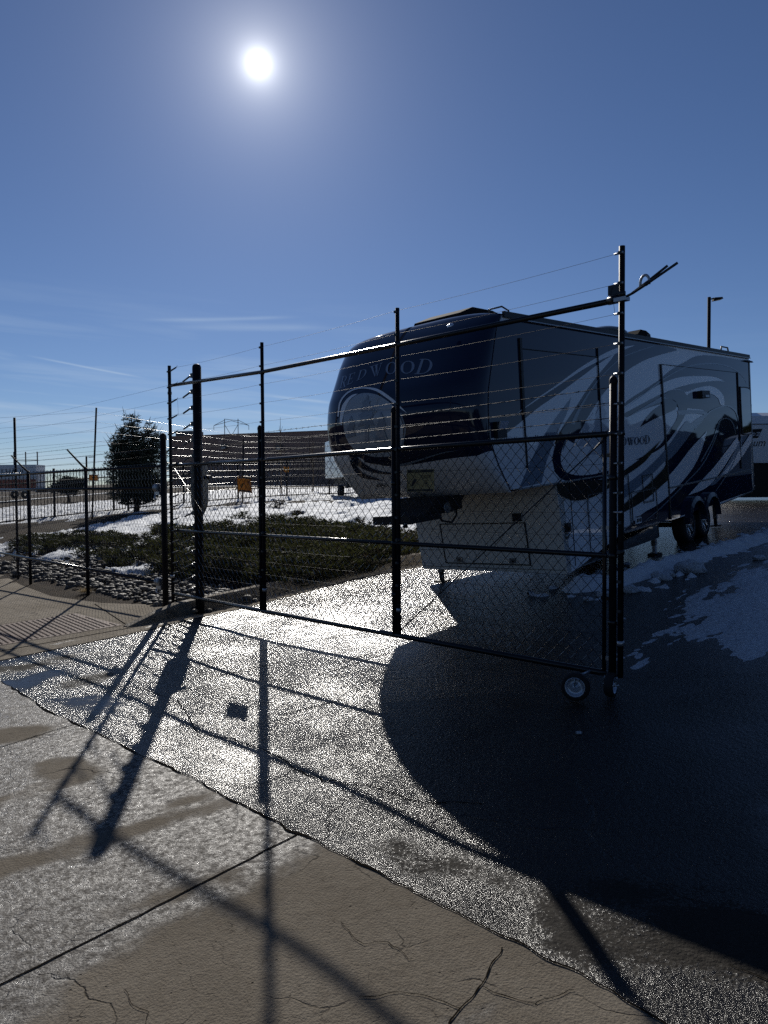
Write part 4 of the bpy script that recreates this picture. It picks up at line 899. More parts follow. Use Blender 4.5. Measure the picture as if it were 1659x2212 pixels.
def frame_mb(mb, s0, h0, s1, h1, w, m, d=.006, y=0.0, axis='s', wd=.012):
    """a thin rectangular outline standing proud of the wall"""
    for a, b, c, e in ((s0, h0, s1, h0 + wd), (s0, h1 - wd, s1, h1), (s0, h0 + wd, s0 + wd, h1 - wd), (s1 - wd, h0 + wd, s1, h1 - wd)):
        if axis == 's': mb.box(((a + c) / 2, y - d / 2, (b + e) / 2), (abs(c - a), d, abs(e - b)), m)
        else: mb.box((y - d / 2, (a + c) / 2, (b + e) / 2), (d, abs(c - a), abs(e - b)), m)
def build_rv():
    t = thing('travel_trailer', 'tall navy and pale grey fifth-wheel trailer with swoosh graphics parked behind the gate', 'trailer', RO, M=RM)
    # ---------------- body
    mb = MB(); W = WID
    seam = [(smip(SS_, 1.22 + (3.29 - 1.22) * i / 14), 1.22 + (3.29 - 1.22) * i / 14) for i in range(15)]
    arch = lambda c: [(c - .40 * math.cos(a), .14 + .40 * math.sin(a)) for a in [math.pi * (i + .0) / 10 for i in range(1, 10)]]
    bottom = [(-.02, 0.0), (.24, .02), (1.78, .318), (3.2, .312), (3.6, .28), (4.38, .28)] + arch(4.80) + [(5.2, .30)] + arch(5.60) + [(6.02, .28), (6.9, .30), (8.56, .36)]
    near = seam + [(8.80, 3.20)] + [(8.56, .36)][0:0]
    side = [(p[0], p[1]) for p in seam[::-1]] + [(-.15, 1.205), (-.02, 0)] + bottom[1:] + [(8.62, .9), (8.80, 3.2), (8.76, 3.285)]
    for w in (0.0, W): mb.poly([(s, w, h) for s, h in side], P_W)
    # roof with a slight crown, rear wall, belly
    N = 16
    def roof(s, k): q = k / N; return (s, W * q, 3.29 + crown(W * q, 3.29))
    for a, b in ((-1.2, 2), (2, 5), (5, 8.76)): mb.add([roof(a, k) for k in range(N + 1)] + [roof(b, k) for k in range(N + 1)], [(k, k + 1, N + k + 2, N + k + 1) for k in range(N)], P_ROOF, True)
    rear = [(8.56, .36), (8.62, .9), (8.80, 3.2), (8.76, 3.285)]
    for a, b in zip(rear, rear[1:]): mb.add([(a[0], 0, a[1]), (b[0], 0, b[1]), (b[0], W, b[1]), (a[0], W, a[1])], [(0, 1, 2, 3)], P_N)
    mb.add([(.2, 0.02, .03), (.2, W - .02, .03), (3.2, W - .02, .30), (3.2, .02, .30), (8.56, W - .02, .34), (8.56, .02, .34)], [(0, 1, 2, 3), (3, 2, 4, 5)], P_DK)
    # underside of the overhang
    mb.add([(-1.26, 0, 1.20), (-1.26, W, 1.20), (-.13, W, 1.205), (-.13, 0, 1.205)], [(0, 1, 2, 3)], P_C)
    # painted graphics on the road side, each colour a hair above the one below
    for i, (c, P) in enumerate(SIDE_GFX):
        P = list(P)
        if i == 0: P = P + [(-1.63, 1.84), (-1.585, 2.35), (-1.44, 2.75), (-1.29, 3.13)]
        if i == 1:
            P = [p for p in P if p not in ((-1.446, 1.83), (-1.475, 1.502), (-1.28, 1.164))]
            k = P.index((-1.372, 1.847)); P[k + 1:k + 1] = [(-1.625, 1.80), (-1.48, 1.50), (-1.27, 1.23)]
        if P[0] == (5.901, 3.164): P = [(min(s, 8.60 + .2 * (h - .9) / 2.3), h) for s, h in P]
        Q = smoothpoly(P, 4 if c != 'L' else 5, 42 if c != 'T' else 15)
        y = -.0015 - .0007 * i
        Q = [(max(s, smip(SS_, h) + .004) if h > 1.19 else s, h) for s, h in Q]
        mb.poly([(s, y, h) for s, h in Q], PM[c])
    # slate diagonal on the front pillar and the model lettering
    x = 1.46
    for ch in 'REDWOOD':
        wdt = .24 if ch in 'W' else .19; hh = .135 if ch in 'RD' else .12
        for P in glyph(ch):
            mb.poly([(x + (px + py * .08) * wdt, -.02, 1.607 + py * hh) for px, py in P], P_S)
        x += wdt + .022
    mb.build('body', t, fixn=False)
    # ---------------- front cap
    mb = MB()
    K = 2000; path = []
    for i in range(K + 1):
        a = math.pi * i / K; c, s = math.cos(a), math.sin(a)
        path.append((1.22 * (1 - math.copysign(abs(c) ** .513, c)), abs(s) ** .833, a))
    acc = [0]
    for i in range(K): acc.append(acc[-1] + math.hypot(path[i + 1][0] - path[i][0], (path[i + 1][1] - path[i][1]) * .45))
    NC = 84; cols = []; j = 0
    for i in range(NC + 1):
        while j < K and acc[j] < acc[-1] * i / NC: j += 1
        cols.append(path[j])
    rowsv = [i / 14 for i in range(15)]; top = [1 + i / 40 for i in range(1, 41)]
    vs = []; nr = 0
    for v in rowsv + top:
        for (w, dpt, a) in cols:
            b = wb(w); h = 1.19 + (b - 1.19) * v if v <= 1 else b + (3.288 - b) * (1 - (1 - (v - 1)) ** 1.25)
            ss, sf = smip(SS_, h), smip(SF_, h); s = ss - (ss - sf) * dpt
            q = min(1, max(0, w / W)); z = h + crown(w, h)
            vs.append((s, w, z))
        nr += 1
    n = NC + 1; fw = []; fn = []
    for r in range(nr - 1):
        for c in range(NC):
            (fw if r < 14 else fn).append((r * n + c, r * n + c + 1, (r + 1) * n + c + 1, (r + 1) * n + c))
    mb.add(vs, fw, P_W, True); mb.add(vs, fn, P_N, True)
    # lip below the cap
    lo = vs[:n]; mb.add(lo + [(-1.2 if p[0] < -1.2 else p[0], p[1], 1.185) for p in lo], [(k, n + k, n + k + 1, k + 1) for k in range(n - 1)], P_W)
    def cap_decal(polys, m, off, step=.07):
        v, f = gridcut(polys, step)
        vv = []
        for w, h in v:
            s = capS(w, h); e = .01
            gx = (capS(w + e, h) - capS(w - e, h)) / (2 * e); gh = (capS(w, h + e) - capS(w, h - e)) / (2 * e); nv = V((-1, gx, gh)).normalized()
            z = h + crown(w, h)
            p = V((s, w, z)) + nv * off; vv.append(p)
        mb.add(vv, f, m, True)
    for i, (c, P) in enumerate(FRONT_GFX[1:]):
        if i == len(FRONT_GFX) - 2:   # oval badge: an outline with a small mark
            cx = sum(p[0] for p in P) / len(P); cy = sum(p[1] for p in P) / len(P); n_ = len(P)
            for k in range(n_):
                a, b = P[k], P[(k + 1) % n_]; sh = lambda p, f: (cx + (p[0] - cx) * f, cy + (p[1] - cy) * f)
                cap_decal([[a, b, sh(b, .84), sh(a, .84)]], P_DK, .006, None)
            cap_decal([[(cx + .02, cy + .016), (cx - .005, cy + .016), (cx + .05, cy - .014), (cx + .07, cy - .014)], [(cx + .0, cy + .016), (cx - .02, cy + .016), (cx - .05, cy - .014), (cx - .03, cy - .014)], [(cx + .03, cy), (cx - .03, cy), (cx - .035, cy - .006), (cx + .035, cy - .006)]], P_DK, .006, None)
            continue
        sharp = 20 if (c == 'M') else 60
        Q = smoothpoly(P, 4, sharp)
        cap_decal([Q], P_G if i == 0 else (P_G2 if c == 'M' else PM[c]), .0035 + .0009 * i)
    for ch, (tl, tr, br, bl) in LETTERS:
        polys = []
        for P in glyph(ch):
            polys.append([((tl[0] * (1 - px) + tr[0] * px) * py + (bl[0] * (1 - px) + br[0] * px) * (1 - py), (tl[1] * (1 - px) + tr[1] * px) * py + (bl[1] * (1 - px) + br[1] * px) * (1 - py)) for px, py in P])
        cap_decal(polys, P_LET, .004, .09)
    mb.build('front_cap', t)
    # ---------------- lower front wall and its compartment
    mb = MB(); mb.hexa([(-.02, .0, 0), (.1, .0, 0.0), (.1, W, 0), (-.02, W, 0), (-.16, .0, 1.20), (.0, .0, 1.20), (.0, W, 1.20), (-.16, W, 1.20)], P_C); mb.build('front_wall', t, fixn=True)
    R_ = Matrix.Rotation(-math.atan2(.14, 1.2), 3, 'Y')
    mb = MB(); sl = lambda h: -.02 - .14 * h / 1.2
    def slab(w0, h0, w1, h1, d, m): mb.hexa([(sl(h0) - d, w0, h0), (sl(h0) + .003, w0, h0), (sl(h0) + .003, w1, h0), (sl(h0) - d, w1, h0), (sl(h1) - d, w0, h1), (sl(h1) + .003, w0, h1), (sl(h1) + .003, w1, h1), (sl(h1) - d, w1, h1)], m)
    slab(.55, .12, 1.96, .68, .012, P_C)
    mb.build('compartment_door', t, fixn=True); dr = t.children[-1] if False else COL.objects['compartment_door']
    mb = MB()
    for a, b, c, d in ((.53, .10, 1.98, .112), (.53, .69, 1.98, .702), (.53, .112, .542, .69), (1.968, .112, 1.98, .69)): slab(a, b, c, d, .016, P_DK)
    mb.build('door_gasket', dr, fixn=True)
    for w in (1.66, .75): mb = MB(); slab(w, .13, w + .1, .20, .03, P_AL); slab(w + .04, .15, w + .06, .17, .04, P_DK); mb.build('latch', dr, fixn=True)
    mb = MB(); slab(.58, .72, .71, .83, .03, P_DK); mb.build('vent', t, fixn=True)
    mb = MB(); slab(.02, .30, 2.42, .305, .006, P_DK); slab(.02, .045, 2.42, .05, .008, P_DK); mb.build('panel_seam', t, fixn=True)
    # ---------------- dark skirt, trims, seams
    mb = MB(); mb.hexa([(.28, .03, .03), (3.14, .03, .06), (3.14, .0, .06), (.28, .0, .03), (.28, .03, .04), (3.14, .03, .31), (3.14, .004, .31), (.28, .004, .04)], P_D)
    mb.box((3.14, .02, .17), (.02, .05, .2), P_D); mb.build('skirt_panel', t, fixn=True)
    def bx(name, c, s, m, par=t):
        mb = MB(); mb.box(c, s, m); return mb.build(name, par)
    def line(name, a, b, th, pr, m):
        mb = MB(); A_ = V((a[0], -pr, a[1])); B_ = V((b[0], -pr, b[1])); up = V((0, 0, th / 2)); o = V((0, pr + .001, 0))
        mb.hexa([A_ - up, B_ - up, B_ - up + o, A_ - up + o, A_ + up, B_ + up, B_ + up + o, A_ + up + o], m); return mb.build(name, t)
    line('belt_trim', (3.66, .828), (8.55, .832), .028, .022, P_AL)
    line('lower_trim', (1.80, .318), (3.16, .312), .03, .022, P_AL)
    line('overhang_trim', (-1.1, 1.212), (1.72, 1.215), .02, .02, P_AL)
    line('rear_lower_trim', (6.05, .285), (8.5, .365), .02, .016, P_AL)
    line('roof_rail', (-1.15, 3.285), (8.78, 3.275), .07, .03, P_DK)
    line('awning_rail', (-.9, 3.245), (8.78, 3.235), .012, .045, P_AL)
    # cap seam
    mb = MB(); a = []; b = []
    for s, h in seam: a.append((s - .008, -.008, h)); b.append((s + .014, -.008, h))
    mb.ribbon(a, b, P_N); mb.build('cap_seam', t)
    # slide-out room
    mb = MB()
    for a, b, wd in (((3.655, .30), (3.655, 2.9), .045), ((7.74, .9), (7.86, 2.9), .010)):
        mb.hexa([(a[0] - wd / 2, -.028, a[1]), (a[0] + wd / 2, -.028, a[1]), (a[0] + wd / 2, 0, a[1]), (a[0] - wd / 2, 0, a[1]), (b[0] - wd / 2, -.028, b[1]), (b[0] + wd / 2, -.028, b[1]), (b[0] + wd / 2, 0, b[1]), (b[0] - wd / 2, 0, b[1])], P_DK)
    mb.box((5.76, -.008, 2.9), (4.2, .016, .006), P_DK); mb.build('slide_out_seal', t, fixn=True)
    mb = MB()
    for a, b, wd in (((-.86, 1.45), (-.847, 2.1), .016), ((-.85, 2.1), (-.80, 3.03), .05), ((1.235, 1.5), (1.31, 3.03), .010)):
        mb.hexa([(a[0] - wd / 2, -.022, a[1]), (a[0] + wd / 2, -.022, a[1]), (a[0] + wd / 2, 0, a[1]), (a[0] - wd / 2, 0, a[1]), (b[0] - wd / 2, -.022, b[1]), (b[0] + wd / 2, -.022, b[1]), (b[0] + wd / 2, 0, b[1]), (b[0] - wd / 2, 0, b[1])], P_DK)
    mb.box((.28, -.008, 2.905), (2.12, .016, .008), P_DK); mb.build('slide_out_seal', t, fixn=True)
    bx('porch_light', (5.59, -.05, 2.415), (.42, .09, .13), P_DK); bx('light_lens', (5.62, -.1, 2.38), (.2, .015, .04), P_M, COL.objects['porch_light'])
    mb = MB(); fr = smoothpoly([(7.96, 1.75), (8.02, 1.63), (8.5, 1.62), (8.58, 1.7), (8.64, 2.4), (8.6, 2.56), (8.05, 2.58), (7.98, 2.5)], 4, 80)
    mb.poly([(s, -.030, h) for s, h in fr], P_GL); fo = [(8.3 + (s - 8.3) * 1.07, 2.1 + (h - 2.1) * 1.05) for s, h in fr]
    nn = len(fr); mb.add([(s, -.032, h) for s, h in fr] + [(s, -.032, h) for s, h in fo] + [(s, -.0, h) for s, h in fo], [(k, (k + 1) % nn, nn + (k + 1) % nn, nn + k) for k in range(nn)] + [(nn + k, nn + (k + 1) % nn, 2 * nn + (k + 1) % nn, 2 * nn + k) for k in range(nn)], P_DK); mb.build('rear_window', t)
    line('corner_trim', (8.60, .45), (8.66, .46), .02, .02, P_AL)
    mb = MB(); mb.hexa([(8.55, -.02, .38), (8.60, -.02, .38), (8.60, .0, .38), (8.55, .0, .38), (8.755, -.02, 3.2), (8.80, -.02, 3.2), (8.80, 0, 3.2), (8.755, 0, 3.2)], P_AL); mb.build('corner_trim', t, fixn=True)
    mb = MB(); mb.hexa([(8.3, -.05, 3.165), (8.95, -.05, 3.15), (8.95, -.0, 3.15), (8.3, .0, 3.165), (8.5, -.04, 3.19), (8.9, -.04, 3.18), (8.9, .01, 3.18), (8.5, .01, 3.19)], P_DK); mb.build('clearance_light', t)
    # hatches and fittings
    for name, r, m in (('access_hatch', (2.56, .68, 2.98, 1.12), P_DK), ('access_hatch', (1.66, .37, 2.05, 1.17), P_DK), ('access_hatch', (2.1, .37, 3.1, .90), P_DK)):
        mb = MB(); frame_mb(mb, *r, 0, m, .008, -.02, 's', .009); frame_mb(mb, r[0] + .02, r[1] + .02, r[2] - .02, r[3] - .02, 0, P_AL, .007, -.02, 's', .007); mb.build(name, t)
    mb = MB(); mb.box((2.29, -.03, .445), (.2, .02, .10), P_W)
    for s in (2.245, 2.335): mb.disc((s, -.04, .445), (0, -1, 0), [(.03, 0), (.03, .008), (0, .008)], P_DK, 12)
    mb.box((2.29, -.045, .505), (.19, .03, .008), P_DK); mb.build('hookup_outlet', t)
    mb = MB(); mb.box((-1.43, -.03, 1.93), (.20, .05, .19), P_DK, Matrix.Rotation(.0, 3, 'Y')); mb.box((-1.42, -.06, 1.965), (.17, .02, .13), P_CH, Matrix.Rotation(.45, 3, 'X')); mb.build('side_camera_housing', t)
    mb = MB(); mb.box((.02, -.03, .61), (.09, .05, .12), P_DK); mb.box((.02, -.055, .60), (.05, .03, .05), P_GL); mb.build('door_handle', t)
    mb = MB(); mb.disc((.01, -.01, .50), (0, -1, 0), [(.04, 0), (.04, .02), (.02, .03), (0, .03)], P_AL, 12); mb.build('door_lock', t)
    mb = MB()
    for s, h0, h1 in ((.16, .08, 1.2), (.63, .12, 1.2), (1.15, .22, 1.2)): mb.box((s, -.0285, (h0 + h1) / 2), (.008, .01, h1 - h0), P_DK)
    mb.build('side_panel_seam', t)
    mb = MB(); frame_mb(mb, .66, .35, 1.1, .98, 0, P_AL, .006, -.024, 's', .006); mb.build('access_hatch', t)
    mb = MB()
    for w in (.35, 2.05): mb.disc((-1.72 + .25 * (w > 1), w, 3.17), (-.5, 0, 1), [(.04, 0), (.035, .02), (0, .03)], P_CH, 10)
    mb.build('marker_light', t)
    # ---------------- pin box, wheels, legs
    mb = MB(); b = .26
    mb.hexa([(-1.75, .96, .97), (-1.1, .96, .97), (-1.1, 1.48, .97), (-1.75, 1.48, .97), (-1.5, .92, 1.19), (-.85, .92, 1.19), (-.85, 1.52, 1.19), (-1.5, 1.52, 1.19)], P_DK)
    mb.box((-1.05, 1.1, 1.09), (.22, .3, .2), P_DK); mb.build('pin_box', t, fixn=True)
    mb = MB(); mb.box((-1.72, 1.22, .95), (.62, .56, .08), P_DK); mb.box((-2.03, 1.22, .96), (.06, .6, .10), P_DK); mb.tube([(-1.8, 1.22, .93), (-1.8, 1.22, .84)], .03, P_DK, 10)
    mb.disc((-1.30, .93, 1.04), (0, -1, 0), [(.07, .0), (.075, .012), (.06, .014), (0, .014)], P_AL, 16); mb.build('hitch_plate', COL.objects['pin_box'])
    mb = MB(); mb.tube([(-1.0, 1.0, 1.12), (-1.08, .95, .92), (-1.22, .93, .84), (-1.4, .95, .88), (-1.42, 1.0, 1.0)], .014, P_DK, 6); mb.build('cable', COL.objects['pin_box'])
    for s in (4.80, 5.60):
        for w, sg in ((.18, -1), (W - .18, 1)):
            c = V((s, w, .075)); ax = (0, sg, 0); r = .335
            mb = MB(); mb.disc(c, ax, [(.19, -.11), (.28, -.12), (.325, -.10), (r, -.06), (r, .06), (.325, .10), (.28, .12), (.21, .115), (.20, .10)], M_rubber, 36); wh = mb.build('wheel', t)
            mb = MB(); mb.disc(c, ax, [(.215, .105), (.205, .10), (.20, .02), (.06, .03), (0, .03)], P_DK, 28)
            mb.disc(c, ax, [(.215, .10), (.222, .112), (.215, .118), (.208, .108)], P_CH, 32)
            mb.disc(c, ax, [(.06, .03), (.055, .09), (.04, .12), (.02, .13), (0, .13)], P_CH, 16)
            for k in range(8):
                a = k * math.pi / 4 + .2; d = V((math.cos(a), 0, math.sin(a))); p = V((-math.sin(a), 0, math.cos(a))); y = V((0, sg, 0))
                a0 = c + y * .06 + d * .05; a1 = c + y * .085 + d * .13 + p * .012; a2 = c + y * .10 + d * .205 - p * .012
                for u, v, w1, w2 in ((a0, a1, .014, .018), (a1, a2, .018, .026)):
                    mb.hexa([u - p * w1 - y * .02, v - p * w2 - y * .02, v + p * w2 - y * .02, u + p * w1 - y * .02, u - p * w1, v - p * w2, v + p * w2, u + p * w1], P_CH)
            mb.build('rim', wh, fixn=True)
    mb = MB(); O_ = []; I_ = []
    for c in (4.80, 5.62):
        for i in range(13):
            a = math.pi * (1.02 - 1.04 * i / 12); O_.append((c + .45 * math.cos(a), .16 + .43 * math.sin(a))); I_.append((c + .375 * math.cos(a), .15 + .36 * math.sin(a)))
    for j in range(len(O_) - 1):
        if j == 12: continue
        a, b, c, d = O_[j], O_[j + 1], I_[j + 1], I_[j]
        mb.hexa([(a[0], -.09, a[1]), (b[0], -.09, b[1]), (c[0], -.11, c[1]), (d[0], -.11, d[1]), (a[0], .0, a[1]), (b[0], .0, b[1]), (c[0], .0, c[1]), (d[0], .0, d[1])], P_F)
    mb.poly([(5.05, -.07, .48), (5.36, -.07, .48), (5.24, -.07, .17), (5.18, -.07, .17)], P_F); mb.box((5.21, -.08, .50), (.05, .02, .05), P_AL)
    mb.build('fender_skirt', t, fixn=True)
    for s, w, h0, h1 in ((3.22, .12, -.22, .26), (3.22, W - .12, -.22, .26), (6.92, .3, -.2, .3), (6.92, W - .3, -.2, .3), (.12, 2.2, -.2, .03)):
        mb = MB(); mb.box((s, w, (h0 + .14 + h1) / 2), (.07, .07, h1 - h0 - .14), P_AL); mb.box((s, w, h0 + .08), (.055, .055, .16), P_CH if s == 3.22 else P_DK); mb.box((s, w, h0), (.18, .18, .02), P_DK); mb.build('support_leg', t)
    for s in (4.80, 5.60): mb = MB(); mb.tube([(s, .2, .075), (s, W - .2, .075)], .045, P_DK, 10); mb.build('axle', t)
    mb = MB()
    for w in (.7, W - .7): mb.box((4.2, w, .2), (8.2, .06, .16), P_DK)
    mb.build('chassis', t)
    # ---------------- roof equipment
    def aircon(s, w, L_, Wd, Hh, name='air_conditioner'):
        mb = MB(); z = 3.37; P = [(-.5, 0), (-.46, .55), (-.18, 1.0), (.22, .98), (.47, .72), (.5, 0)]; a = []; b = []
        for x, h in P: a.append((s + x * L_, w - Wd / 2 * (1 - .12 * h), z + h * Hh)); b.append((s + x * L_, w + Wd / 2 * (1 - .12 * h), z + h * Hh))
        n = len(P); mb.add(a + b, [(i, i + 1, n + i + 1, n + i) for i in range(n - 1)] + [tuple(range(n - 1, -1, -1)), tuple(range(n, 2 * n))], P_BL)
        for k in range(4): mb.box((s + .30 * L_, w - Wd * .465, z + Hh * (.28 + .12 * k)), (.28 * L_, .02, .012), P_DK)
        mb.build(name, t, fixn=True)
    aircon(-.27, 1.2, 1.2, .80, .24); aircon(4.05, .62, .6, .5, .2, 'roof_fan_cover')
    mb = MB(); mb.disc((2.9, .62, 3.37), (0, 0, 1), [(.42, 0), (.40, .06), (.32, .14), (.16, .19), (0, .2)], mat('smoked_dome', (.06, .07, .04), .25, 0, .5), 20); mb.build('roof_vent', t)
    mb = MB(); mb.tube([(7.30, .12, 3.30), (7.35, .12, 3.43), (7.75, .12, 3.43), (7.82, .12, 3.30)], .016, P_DK, 8); mb.build('ladder_rail', t)
    mb = MB(); mb.tube([(-.98, .30, 3.33), (-.99, .28, 3.41), (-.95, .12, 3.42), (-.92, .05, 3.36), (-.92, .03, 3.2)], .012, P_DK, 6); mb.build('antenna_cable', t)
    return t
build_rv()
# ================================================================ plants
M_leaf = mat('juniper_green', (.033, .033, .016), .8, spec=.2, var=(2.5, .6), trans=((.05, .055, .015), .25))
M_leaf2 = mat('juniper_bronze', (.04, .03, .017), .85, spec=.2, var=(3, .5))
M_tree = mat('spruce_green', (.030, .042, .034), .85, spec=.15, var=(1.2, .5), trans=((.03, .04, .02), .12))
M_bark = mat('bark', (.05, .038, .028), .9, bump=(20, .8, .02)); M_twig = mat('bare_twig', (.075, .055, .04), .85)
M_dry = mat('dry_grass', (.30, .22, .12), .8, trans=((.4, .3, .15), .3))
def blades(mb, c, n, L_, wd, m, up=.5, rng=random, flat=1.0):
    vs = []; fs = []
    for i in range(n):
        a = rng.uniform(0, 6.283); e = rng.uniform(-.15, 1) * up; d = V((math.cos(a), math.sin(a), e * 1.6)).normalized(); l = L_ * rng.uniform(.55, 1.1)
        s = d.cross(V((rng.uniform(-1, 1), rng.uniform(-1, 1), rng.uniform(-1, 1)))); s = s.normalized() if s.length > 1e-3 else V((1, 0, 0))
        b = c + V((rng.uniform(-1, 1), rng.uniform(-1, 1), rng.uniform(-.5, .5) * flat)) * L_ * .35
        mid = b + d * l * .5; tip = b + d * l
        k = len(vs); vs += [b, mid + s * wd, tip, mid - s * wd]; fs.append((k, k + 1, k + 2, k + 3))
    mb.add(vs, fs, m)
def bed_d(x, y): return min(-.673 * (x + 1.91) + .74 * (y - 10.48), .742 * (x + 3.28) + .67 * (y - 10.97))
def junipers():
    R = random.Random(5); mb = MB(); cnt = 0; tries = 0
    while cnt < 8800 and tries < 90000:
        tries += 1
        y = 11.5 + (R.random() ** 1.25) * 13.0; x = R.uniform(-.60, .10) * y
        px = 829 + 1600 * x / y; d = -.673 * (x + 1.91) + .74 * (y - 10.48); e = .742 * (x + 3.28) + .67 * (y - 10.97)
        if d < .55 or e < 1.35 + .5 * nz(x, y, 0, 1): continue
        lim = band(px, Y_S1) + 1.0 + fbm(x, y, .8) * 1.6
        if px < 520 and px > 215: lim -= .5
        if y > lim: continue
        p = fbm(x + 20, y, .75) + .35 * fbm(x, y + 9, 2.6)
        if p > (-.10 if 230 < px < 430 else .08) and px < 560: continue
        near = min(1, min(d - .5, e - 1.0) / .6); mound = (.10 + .26 * near * (.55 + .6 * abs(nz(x, y, 1, 1.6))))
        if px > 430: mound *= 1.35
        z = terr(x, y) + mound * R.uniform(.25, 1.0)
        blades(mb, V((x, y, z)), 11, .17, .012, M_leaf if R.random() < .8 else M_leaf2, .6, R)
        cnt += 1
    o = mb.build('juniper_ground_cover'); tag(o, kind='stuff', label='low spreading dark junipers covering the planting bed', cat='shrubs')
    # isolated sprigs poking out of the snow
    labs = ['round dark shrub tuft in the snow left of the trailer nose', 'small dark tuft in the snow nearest the trailer pin box', 'flattened dark tuft at the edge of the snow drift', 'dark sprig in the snow just right of the two gate posts', 'spreading low sprig in the middle of the snow', 'leafless dark sprig by the mulch strip']
    for k, (px, y, r) in enumerate(((735, 19.6, .28), (812, 18.6, .2), (690, 19.2, .26), (640, 24.5, .25), (520, 24.0, .42), (600, 28.0, .5))):
        mb = MB(); x = (px - 829) / 1600 * y; z = terr(x, y)
        for i in range(60): blades(mb, V((x + R.gauss(0, r * .4), y + R.gauss(0, r * .4), z + .05 + R.random() * r * .6)), 8, .12, .012, M_leaf2 if k % 2 else M_leaf, .6, R)
        tag(mb.build('small_shrub', None), labs[k], 'shrub', 'small shrubs poking out of the snow')
def evergreen():
    R = random.Random(11); x0, y0 = -10.7, 32.0; z0 = terr(x0, y0); t = thing('evergreen_tree', 'dense dark evergreen with two ragged tops standing by the side fence', 'tree', (x0, y0, z0)); H = 4.45
    mb = MB(); mb.tube([(0, 0, -.1), (.05, 0, .6), (.0, .05, 2.0), (-.1, 0, 3.6)], [.14, .12, .08, .02], M_bark, 8)
    leaders = [((-.15, 0), 4.45), ((.62, .1), 4.05), ((.95, 0), 3.35), ((-.65, 0), 3.5)]
    for (lx, ly), h in leaders: mb.tube([(0, 0, .8), (lx * .6, ly, h * .5), (lx, ly, h * .95)], [.06, .04, .01], M_bark, 6)
    for i in range(60):
        a = R.uniform(0, 6.28); h = R.uniform(.4, 3.2); l = R.uniform(.5, 1.1); mb.tube([(0, 0, h), (math.cos(a) * l, math.sin(a) * l, h + .25)], [.025, .006], M_bark, 4)
    mb.build('trunk', t)
    mb = MB(); n = 0
    lobes = [(0, 0, 1.5, 1.18, 1.25), (-.15, 0, 2.7, .85, 1.0), (-.15, 0, 3.65, .42, .75), (.6, .1, 2.7, .62, .9), (.62, .1, 3.45, .36, .6), (1.0, 0, 2.2, .42, .9), (-.75, 0, 2.3, .55, 1.0), (-.2, 0, .75, 1.0, .5), (.5, 0, 1.0, .85, .6), (-.68, 0, 3.1, .28, .5), (.98, 0, 3.0, .22, .45)]
    tot = sum(l[3] ** 2 * l[4] for l in lobes)
    for (lx, ly, lz, r, h) in lobes:
        for i in range(int(5200 * r * r * h / tot)):
            u = V((R.gauss(0, 1), R.gauss(0, 1), R.gauss(0, 1))).normalized() * (R.random() ** .4)
            p = V((lx + u.x * r, ly + u.y * r, lz + u.z * h))
            if p.z < .28: continue
            if nz(p.x, p.y, p.z, 2.9) > .12 and u.length > .55: continue
            out = V((p.x * .6, p.y * .6, .9)).normalized(); s = R.uniform(.7, 1.2)
            blades(mb, p, 9, .17 * s, .017, M_tree, .8, R); n += 1
            if R.random() < .22:  # upward sprays that break the outline
                q = p + out * .12; side = out.cross(V((R.uniform(-1, 1), R.uniform(-1, 1), 0))).normalized() * .02
                mb.add([q - side, q + side, q + out * R.uniform(.2, .42)], [(0, 1, 2)], M_tree)
    mb.build('crown', t)
def far_bush():
    R = random.Random(3); y0 = 62; x0 = (148 - 829) / 1600 * y0; z0 = terr(x0, y0); t = thing('round_tree', 'small rounded dark tree far beyond the left fence', 'tree', (x0, y0, z0)); mb = MB(); mb.tube([(0, 0, -.1), (0, 0, 1.2)], [.12, .07], M_bark, 6); mb.build('trunk', t); mb = MB()
    for i in range(1500):
        u = V((R.gauss(0, 1), R.gauss(0, 1), R.gauss(0, 1))).normalized() * (R.random() ** .4) * (.75 + .5 * nz(len(mb.v) * .0006, 0, 0)); u.z *= .9; blades(mb, V((u.x * 1.55 + .3 * math.sin(u.z * 5), u.y * 1.2, 1.35 + u.z * 1.0)), 6, .3, .05, M_tree, .6, R)
    mb.build('crown', t)
    # two bare saplings in front of the warehouse
    for k, (px, y0, H, lab) in enumerate(((607, 44, 4.6, 'taller leafless sapling in front of the brown warehouse'), (676, 47, 3.9, 'shorter leafless sapling nearer the trailer, in front of the warehouse'))):
        x0 = (px - 829) / 1600 * y0; z0 = terr(x0, y0); t = thing('bare_sapling', lab, 'tree', (x0, y0, z0), 'bare saplings by the warehouse'); mb = MB(); mb.tube([(0, 0, -.1), (.02, 0, H * .5), (0, 0, H)], [.045, .03, .008], M_twig, 6); mb.build('trunk', t); mb = MB()
        for i in range(16):
            a = R.uniform(0, 6.28); h = R.uniform(.35, .8) * H; l = R.uniform(.5, 1.0) * (1.2 - h / H) * 1.4; e = V((math.cos(a) * l * .55, math.sin(a) * l * .5, h + l * 1.1)); mb.tube([(0, 0, h), e * .6 + V((0, 0, h * .4)), e], [.014, .010, .004], M_twig, 4, cap=False)
        mb.build('branches', t)
